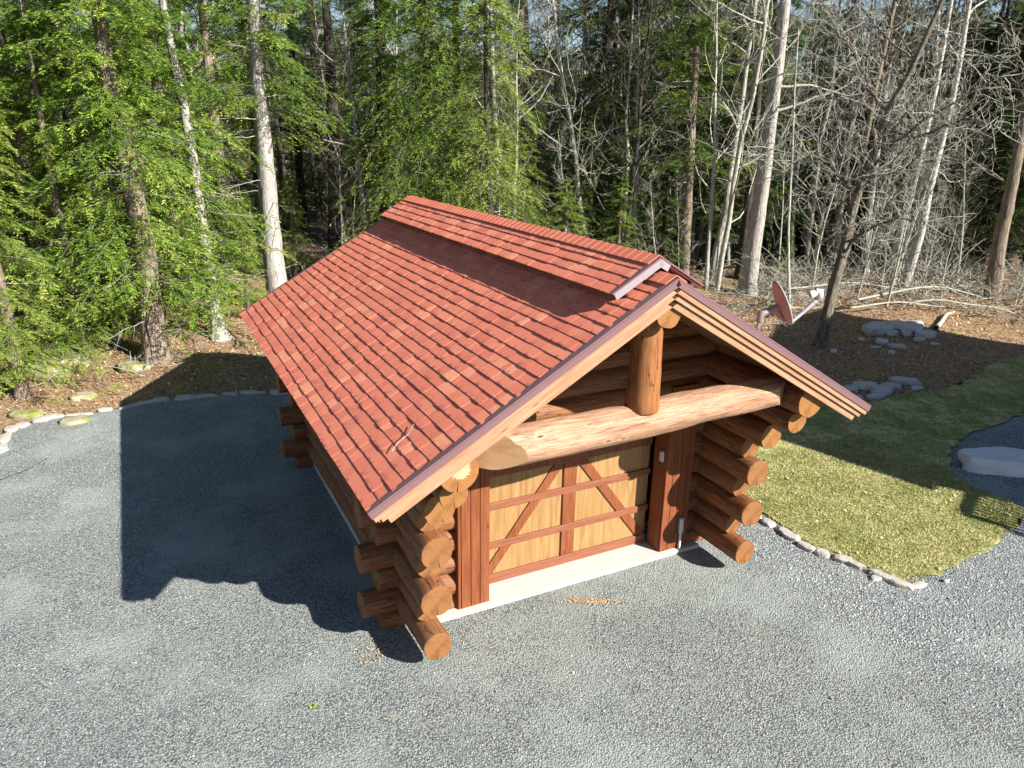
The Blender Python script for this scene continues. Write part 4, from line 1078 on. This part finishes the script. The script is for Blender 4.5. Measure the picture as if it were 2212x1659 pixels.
path_tree('hemlock_tree', [(1065, 560), (1058, 420), (1052, 300), (1050, 150), (1048, 0)], 28.5, 16, 'yellow-green hemlock leaning into the broad one above the ridge', 'hemlock tree', M_BARKD, (2.2, 2.9, 150, .7), .3, 8, dead=8, lmat=M_LEAFY)
path_tree('hemlock_tree', [(1474, 600), (1482, 470), (1490, 330), (1498, 200), (1506, 60), (1508, 0)], 34, 26, 'sparse hemlock with lit trunk right behind the roof peak', 'hemlock tree', M_BARKB, (4.6, 3.7, 100, .25), .3, 9, dead=24)
path_tree('bare_tree', [(1613, 645), (1632, 500), (1648, 400), (1662, 280), (1680, 150), (1697, 0)], 31.5, 34, 'tall pale straight trunk standing left of the satellite dish', 'tree', M_BARKP, None, .45, 10, limbs=14, twigs=7, extra=7)
path_tree('bare_tree', [(1598, 620), (1610, 500), (1622, 400), (1634, 250), (1648, 100)], 35, 20, 'dark trunk hidden close behind the tall pale trunk', 'tree', M_BARKD, None, .3, 11, limbs=10, twigs=4)
path_tree('bare_tree', [(1772, 745), (1792, 650), (1822, 540), (1842, 450), (1870, 370), (1900, 290), (1925, 225), (1965, 160)], 25.2, 21, 'crooked leaning tree right of the dish with spreading dark boughs', 'tree', M_BARKD2, None, .35, 12, limbs=22, twigs=9, extra=3)
def boughs(t, D, lines, r, bk):
    for ln in lines:
        P = [at_px(px, py, D+dd)-t.location for px, py, dd in ln]
        P = np.array([tuple(p) for p in P]); T = np.linspace(0, len(P)-1, 14); Q = np.stack([np.interp(T, range(len(P)), P[:, i]) for i in range(3)], 1)
        g = np.random.default_rng(int(ln[0][0]+ln[-1][1])); Q[1:-1] = .25*Q[:-2]+.5*Q[1:-1]+.25*Q[2:]; Q += g.normal(0, .03, Q.shape)
        V, F = tubes(Q[None], (r*np.linspace(1, .3, 14))[None], 8); link('bough', np_mesh('bough', V, F, bk, True), t)
        n = 26; A = Acc(); c = interp_path(Q[None], g.uniform(.15, 1, (1, n)))[0]; d = unit(g.normal(0, .7, c.shape)+(Q[-1]-Q[0])/np.linalg.norm(Q[-1]-Q[0])*.5+[0, 0, .3]); L = g.uniform(.5, 1.7, n); PP = [c]
        for _ in range(6): d = unit(d+g.normal(0, .2, d.shape)); PP.append(PP[-1]+d*(L/6)[:, None])
        PP = np.stack(PP, 1); V, F = tubes(PP, .014*np.linspace(1, .35, 7)[None]*np.ones((n, 1)), 4); A.add(V, F)
        c = interp_path(PP, g.uniform(.2, 1, (n, 5))).reshape(-1, 3); d = unit(g.normal(0, .8, c.shape)+[0, 0, .2]); L = g.uniform(.2, .7, len(c)); PQ = [c]
        for _ in range(4): d = unit(d+g.normal(0, .25, d.shape)); PQ.append(PQ[-1]+d*(L/4)[:, None])
        V, F = tubes(np.stack(PQ, 1), .007*np.ones((len(c), 5)), 3); A.add(V, F)
        link('twigs', A.mesh('twigs', [M_TWIG], True), t)['kind'] = 'stuff'
ct = [o for o in COL.objects if o.get('label', '').startswith('crooked leaning tree')][0]
boughs(ct, 25.2, [[(1862, 385, 0), (1940, 300, -.4), (2030, 235, -.6), (2120, 190, -.5), (2200, 150, -.2)], [(1880, 345, 0), (1950, 255, .3), (2010, 160, .5), (2080, 90, .4)],
                  [(1850, 425, 0), (1790, 350, -.3), (1740, 330, -.6), (1690, 375, -1.)], [(1915, 245, 0), (1880, 190, .3), (1850, 120, .5), (1800, 60, .5)], [(1815, 560, 0), (1860, 500, -.5), (1930, 470, -.9), (2000, 480, -1.3)], [(1905, 280, 0), (1985, 300, -.3), (2080, 250, -.5), (2160, 275, -.4)]], .052, M_BARKD2)
path_tree('bare_tree', [(1925, 605), (1945, 500), (1968, 420), (1990, 330), (2020, 200), (2045, 60)], 37, 13, 'white birch-like stem right of the crooked tree, thicker of the pair', 'tree', M_BIRCH, None, .2, 13, limbs=14, twigs=6)
path_tree('bare_tree', [(1952, 625), (1985, 520), (2005, 420), (2030, 320), (2066, 180), (2085, 60)], 36, 16, 'straight white stem leaning right behind the brush pile', 'tree', M_BIRCH, None, .2, 14, limbs=14, twigs=6)
path_tree('bare_tree', [(2142, 590), (2160, 510), (2178, 440), (2195, 350), (2212, 260), (2230, 100)], 35, 24, 'leaning grey-green trunk at the right edge of the picture', 'tree', M_BARKB, None, .3, 15, limbs=14, twigs=6)
path_tree('bare_tree', [(1705, 650), (1702, 500), (1712, 330), (1716, 200)], 29, 5, 'very thin straight sapling between tall pale trunk and crooked tree', 'sapling', M_TWIG, None, .1, 16, limbs=5, twigs=3, extra=2)
path_tree('bare_tree', [(1155, 480), (1152, 330), (1146, 230), (1140, 100)], 38, 12, 'thin two-toned trunk right of the broad hemlock', 'tree', M_BARKB, None, .2, 17, limbs=12, twigs=6)
path_tree('bare_tree', [(1235, 470), (1248, 330), (1268, 240), (1290, 160), (1320, 40)], 38, 16, 'curved dark trunk above the right part of the ridge', 'tree', M_BARKD, None, .2, 18, limbs=14, twigs=6)
path_tree('bare_tree', [(1410, 560), (1412, 400), (1408, 260), (1404, 120)], 40, 13, 'straight black trunk left of the sparse hemlock', 'tree', M_BARKD, None, .2, 19, limbs=12, twigs=5)
path_tree('bare_tree', [(425, 715), (415, 650), (405, 590)], 25.5, 4, 'knee-thin sapling between the flared trunk and the pale slender one', 'sapling', M_TWIG, None, .1, 20, limbs=4, twigs=2, extra=1.5)
path_tree('bare_tree', [(254, 768), (250, 700), (247, 640)], 23.8, 9, 'short pale dead stem between boulder and flared trunk', 'sapling', M_BARKP, None, .2, 21, limbs=6, twigs=2, extra=1.0)
path_tree('bare_tree', [(1545, 592), (1556, 530), (1562, 480)], 36, 9, 'short mossy leaning stem right of the sparse hemlock', 'sapling', M_BARKP, None, .2, 22, limbs=5, twigs=2, extra=2.0)
path_tree('bare_tree', [(1868, 600), (1872, 500), (1885, 400)], 38, 14, 'grey stem half hidden behind the crooked tree', 'tree', M_BARKP, None, .2, 23, limbs=8, twigs=4, extra=6.0)
hemlock(128, 24.5, 0, 14, 'dense green hemlock rising behind the mossy boulder', wide=1.1)
hemlock(350, 25.2, 2, 8.5, 'mid-height bright hemlock between the flared and the slender trunk', wide=1.1)
hemlock(185, 22.8, 0, 9, 'bright young hemlock right of the mossy boulder', wide=1.0)
hemlock(50, 20.8, 2, 8.5, 'bright young hemlock left of the mossy boulder', cat='hemlock tree', wide=1.05)
hemlock(-40, 22.5, 0, 13, 'bright hemlock cut by the left edge of the frame', wide=1.15)
hemlock(20, 27.5, 2, 15, 'yellow-green hemlock behind the one at the left edge', wide=1.2)
hemlock(225, 26.0, 1, 16, 'hemlock between the mossy boulder and the flared trunk, behind both')
hemlock(400, 29.5, 0, 15, 'hemlock filling the gap behind the flared and slender trunks')
hemlock(95, 33.0, 1, 19, 'taller hemlock in the second row at far left', wide=1.1)
hemlock(300, 34.0, 3, 19, 'tall dark hemlock in the second row above the flared trunk')
hemlock(500, 36.0, 0, 18, 'hemlock in the second row left of the thick pale trunk')
hemlock(540, 26.3, 2, 4.4, 'small low hemlock beside the rear left roof corner', cat='small hemlock', wide=1.0)
hemlock(452, 25.0, 0, 4.6, 'knee-high young hemlock around the slender pale trunk', cat='small hemlock', wide=1.1)
hemlock(640, 33.0, 2, 4.5, 'young hemlock in the shade behind the thick pale trunk', cat='small hemlock', wide=1.2)
hemlock(845, 40.0, 3, 18, 'dark hemlock between the dark trunk and the broad hemlock')
hemlock(990, 38.0, 1, 19, 'hemlock directly behind the broad drooping one')
hemlock(1130, 33.0, 2, 6.2, 'yellowish young hemlock just above the ridge centre', cat='small hemlock', wide=1.5)
hemlock(1215, 30.5, 2, 4.6, 'pale bushy hemlock showing above the ridge right of centre', cat='small hemlock', wide=1.6)
hemlock(1330, 31.0, 0, 4.8, 'green bushy hemlock above the right half of the ridge', cat='small hemlock', wide=1.6)
hemlock(1425, 33.0, 4, 5.0, 'dark bushy hemlock left of the sparse one behind the roof peak', cat='small hemlock', wide=1.4)
hemlock(1545, 36.5, 3, 6.0, 'young hemlock between the sparse hemlock and the tall pale trunk', cat='small hemlock', wide=1.2)
hemlock(1690, 33.0, 0, 3.0, 'tiny green hemlock just right of the tall pale trunk', cat='small hemlock', wide=1.0)
hemlock(1330, 41.0, 3, 19, 'dark hemlock above the ridge, behind the curved trunk')
hemlock(1400, 45.0, 4, 20, 'shaded hemlock behind the straight black trunk')
hemlock(1570, 42.0, 3, 19, 'dark hemlock behind the sparse one and the tall pale trunk')
for px, D, kd, H, wd, lb in ((1288, 36, 4, 16, 1.15, 'olive green hemlock right of the curved dark trunk'), (1362, 38, 4, 18, 1.15, 'olive green hemlock left of the straight black trunk'), (1446, 39, 1, 19, 1.1, 'tall green hemlock between the straight black trunk and the sparse hemlock'),
                      (1545, 38, 4, 17, 1.15, 'green hemlock just right of the sparse hemlock'), (1606, 43, 1, 18, 1.1, 'tall hemlock left of the tall pale trunk'), (1120, 36, 0, 15, 1.1, 'bright hemlock right of the broad drooping one'), (835, 33, 1, 13, 1.1, 'green hemlock above the rear end of the ridge'), (2110, 44, 4, 13, 1.3, 'dark spreading hemlock left of the right-edge trunk')):
    hemlock(px, D, kd, H, lb, wide=wd)
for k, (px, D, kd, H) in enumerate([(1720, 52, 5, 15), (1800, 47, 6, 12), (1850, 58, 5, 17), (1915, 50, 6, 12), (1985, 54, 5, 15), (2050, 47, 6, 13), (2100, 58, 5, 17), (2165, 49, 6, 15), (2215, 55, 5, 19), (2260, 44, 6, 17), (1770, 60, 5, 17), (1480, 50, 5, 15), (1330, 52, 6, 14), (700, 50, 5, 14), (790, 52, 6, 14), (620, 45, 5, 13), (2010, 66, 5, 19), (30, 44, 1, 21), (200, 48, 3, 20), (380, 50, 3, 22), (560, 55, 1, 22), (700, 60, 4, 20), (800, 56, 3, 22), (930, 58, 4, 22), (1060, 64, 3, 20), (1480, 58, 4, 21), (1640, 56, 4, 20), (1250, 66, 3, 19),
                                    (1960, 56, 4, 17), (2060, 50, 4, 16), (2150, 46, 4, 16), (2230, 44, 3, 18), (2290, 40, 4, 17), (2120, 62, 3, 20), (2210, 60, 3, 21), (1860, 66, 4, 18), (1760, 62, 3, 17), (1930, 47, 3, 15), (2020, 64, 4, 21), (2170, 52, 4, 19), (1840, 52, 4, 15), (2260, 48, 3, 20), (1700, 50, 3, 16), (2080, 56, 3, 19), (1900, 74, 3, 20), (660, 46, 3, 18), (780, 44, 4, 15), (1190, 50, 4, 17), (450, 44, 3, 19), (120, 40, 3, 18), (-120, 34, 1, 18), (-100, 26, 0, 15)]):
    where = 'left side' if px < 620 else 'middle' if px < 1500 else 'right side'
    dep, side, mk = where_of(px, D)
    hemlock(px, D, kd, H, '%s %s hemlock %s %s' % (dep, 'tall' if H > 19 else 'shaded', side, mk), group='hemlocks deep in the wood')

# ---- bare trees of the wood, copied
BARE = []
for k in range(8):
    H = (14, 16, 12, 15, 17, 13, 11, 15)[k]
    (tv, tf), A = bare_arrays(500+k, H, (.13, .16, .10, .12, .17, .11, .08, .14)[k], spread=(.26, .3, .3, .22, .28, .26, .3, .24)[k], n1=20, n2=6, n3=4, lean=((.8, .3), (-.6, .2), (1.2, 0), (0, .5), (.3, -.4), (-.9, .2), (1.5, .5), (.2, .2))[k], fork=(.35, .3, .2, .4, .35, .3, .15, .3)[k])
    bk = (M_BARKP, M_BARKB, M_TWIG, M_BARKP, M_BARKB, M_BARKD, M_TWIG, M_BARKP)[k]
    BARE.append((H, [('trunk', np_mesh('trunk', tv, tf, bk, True)), ('crown', A.mesh('crown', [bk, M_TWIGD if k != 6 else M_TWIG], True))]))
rb = random.Random(77)
def bare(px, D, kind, H, label, group):
    p = ground_px(px, D); H0, parts = BARE[kind]
    t = empty('bare_tree', (p.x, p.y, p.z-.1)); s = H/H0; t.scale = (s, s, s); t.rotation_euler = (rb.uniform(-.05, .05), rb.uniform(-.05, .05), rb.uniform(0, 6.28))
    place(t, parts); tag(t, label, 'tree', group)
for k in range(165):
    D = rb.uniform(32, 90) if k > 50 else rb.uniform(31, 50)
    px = rb.uniform(-60, 2330)
    if k % 3 == 0: px = rb.uniform(1150, 2100)
    if D < 36 and px > 1550: D += 6
    if px > 1640 and D < 50 and k % 2: continue
    where = 'left' if px < 700 else 'middle' if px < 1500 else 'right'
    dep, side, mk = where_of(px, D); kd = rb.randrange(8); H = rb.uniform(11, 19)
    bare(px, D, kd, H, '%s leafless %s%s tree %s %s' % (dep, 'tall ' if H > 16.3 else 'short ' if H < 13.5 else '', ('pale forking', 'brown', 'pale twiggy', 'pale slender', 'stout brown', 'dark thin', 'low-forking grey', 'pale')[kd], side, mk), 'bare trees of the wood')
# saplings and arching brush at the right
for k in range(22):
    px = rb.uniform(1560, 2300); D = rb.uniform(30, 44)
    dep, side, mk = where_of(px, D); H = rb.uniform(3.5, 7.5)
    bare(px, D, rb.choice((2, 6)), H, '%s %s twiggy sapling in the brush %s %s' % (dep, 'low' if H < 5 else 'taller', side, mk), 'leafless saplings in the brush on the right')
for k in range(22):
    px = rb.uniform(620, 1500); D = rb.uniform(29, 42)
    dep, side, mk = where_of(px, D); H = rb.uniform(3, 6.5)
    bare(px, D, rb.choice((2, 6)), H, '%s %s leafless sapling behind the ridge %s %s' % (dep, 'low' if H < 4.7 else 'taller', side, mk), 'leafless saplings behind the ridge')
# far wood on the hill: one mass
g = np.random.default_rng(90); A = Acc(); n = 1500
D = g.uniform(62, 170, n); ang = g.uniform(-.95, 1.05, n); f0 = math.atan2(FW.x, FW.y)
x = CAM.x+D*np.sin(f0+ang*.75); y = CAM.y+D*np.cos(f0+ang*.75); z = hgt(x, y)
H = g.uniform(5.5, 11, n); s = np.linspace(0, 1, 5)
P = np.stack([x, y, z], 1)[:, None]+np.stack([g.normal(0, .8, n)[:, None]*s, g.normal(0, .8, n)[:, None]*s, H[:, None]*s], -1)
V, F = tubes(P, (g.uniform(.08, .2, n))[:, None]*np.linspace(1, .2, 5)[None], 4); A.add(V, F)
nb = 26; c = interp_path(P, g.uniform(.3, 1, (n, nb))).reshape(-1, 3); d = unit(g.normal(0, 1, c.shape)*[1, 1, .4]+[0, 0, 1.0]); L = g.uniform(1.0, 4.2, len(c))
Q = c[:, None]+d[:, None]*(L[:, None]*np.linspace(0, 1, 3))[..., None]+g.normal(0, .12, (len(c), 3, 3))
V, F = tubes(Q, .035*np.linspace(1, .4, 3)[None]*np.ones((len(c), 1)), 3); A.add(V, F, m=1)
tag(link('far_wood', A.mesh('far_wood', [M_BARKB, M_TWIGD], True)), 'far leafless wood covering the hillside behind', 'wood', kind='stuff')
# tangle of brush stems on the ground, right and behind
g = np.random.default_rng(91); A = Acc()
def tangle(n, pxr, Dr, Lr, rad, zoff=.05, upm=.7, m=0):
    px = g.uniform(*pxr, n); D = g.uniform(*Dr, n); P0 = np.array([tuple(ground_px(a, b)) for a, b in zip(px, D)])
    az = g.uniform(0, 6.28, n); L = g.uniform(*Lr, n); d = unit(np.stack([np.cos(az), np.sin(az), np.abs(g.normal(upm, .35, n))], 1)); P = [P0+[0, 0, zoff]]
    for _ in range(9): d = unit(d+g.normal(0, .16, d.shape)+[0, 0, -.13*upm]); q = P[-1]+d*(L/9)[:, None]; q[:, 2] = np.maximum(q[:, 2], P0[:, 2]+.02); P.append(q)
    P = np.stack(P, 1); V, F = tubes(P, g.uniform(*rad, n)[:, None]*np.linspace(1, .3, 10)[None], 4); A.add(V, F, m=m)
    c = interp_path(P, g.uniform(.2, 1, (n, 4))).reshape(-1, 3); d = unit(g.normal(0, 1, c.shape)+[0, 0, .4]); L2 = np.repeat(L, 4)*g.uniform(.1, .35, len(c)); Q = [c]
    for _ in range(4): d = unit(d+g.normal(0, .25, d.shape)); Q.append(Q[-1]+d*(L2/4)[:, None])
    V, F = tubes(np.stack(Q, 1), .007*np.ones((len(c), 5)), 3); A.add(V, F, m=m)
tangle(170, (1640, 1800), (29, 38), (1.2, 3.2), (.010, .02))
tangle(270, (1780, 2330), (34, 44), (1.5, 4.6), (.010, .024))
tangle(200, (1680, 2330), (31.5, 37), (1.0, 3.4), (.010, .026), upm=.14)
tangle(160, (1500, 1750), (26, 38), (.7, 2.0), (.007, .015), upm=.4)
tangle(260, (560, 1500), (30, 42), (1.5, 3.5), (.010, .02))
tangle(90, (-50, 620), (20, 26), (.4, 1.6), (.005, .012), upm=.15)
tag(link('brush_tangle', A.mesh('brush_tangle', [M_TWIG], True)), 'tangle of leafless brush stems and fallen twigs at the wood edge', 'brush', kind='stuff')
# fallen poles on the brush heap, a thing each
def pole(xa, ya, xb, yb, r, lift, label, arch=.12):
    a = gp(xa, ya)+Vector((0, 0, lift)); b = gp(xb, yb)+Vector((0, 0, lift*.6)); L = (b-a).length
    P = np.array([[tuple(a.lerp(b, t)-a+Vector((0, 0, arch*L*t*(1-t)+.05*math.sin(9*t+xa)))) for t in np.linspace(0, 1, 10)]])
    V, F = tubes(P, r*np.linspace(1, .45, 10)[None], 7); o = link('fallen_branch', np_mesh('fallen_branch', V, F, M_TWIG, True)); o.location = a
    tag(o, label, 'fallen branch')
pole(1850, 668, 2130, 655, .05, .35, 'long arched grey branch on top of the brush heap', .3)
pole(1800, 680, 2040, 668, .045, .22, 'straight pale branch along the front of the brush heap')
pole(1960, 672, 2190, 690, .05, .3, 'thick bent branch at the right end of the brush heap', .25)
pole(2020, 715, 2060, 675, .09, .1, 'short thick log end poking out of the heap towards the stones')
pole(1670, 690, 1790, 672, .03, .25, 'thin pale branch on the litter behind the dish')
pole(1530, 640, 1690, 668, .03, .2, 'thin branch behind the garage peak, left of the dish')
pole(1700, 650, 1960, 640, .035, .5, 'grey branch lying at the back of the brush heap')
a = Vector((-8.3, 9.2, .02)); b = Vector((-7.3, 10.1, .02))
P = np.array([[tuple(a.lerp(b, t)+Vector((.06*math.sin(5*t), .05*math.sin(7*t), .02))) for t in np.linspace(0, 1, 8)]])
V, F = tubes(P, .013*np.linspace(1, .4, 8)[None], 5)
tag(link('fallen_branch', np_mesh('fallen_branch', V, F, M_TWIGD, True)), 'thin dark stick on the gravel at the left edge', 'stick')
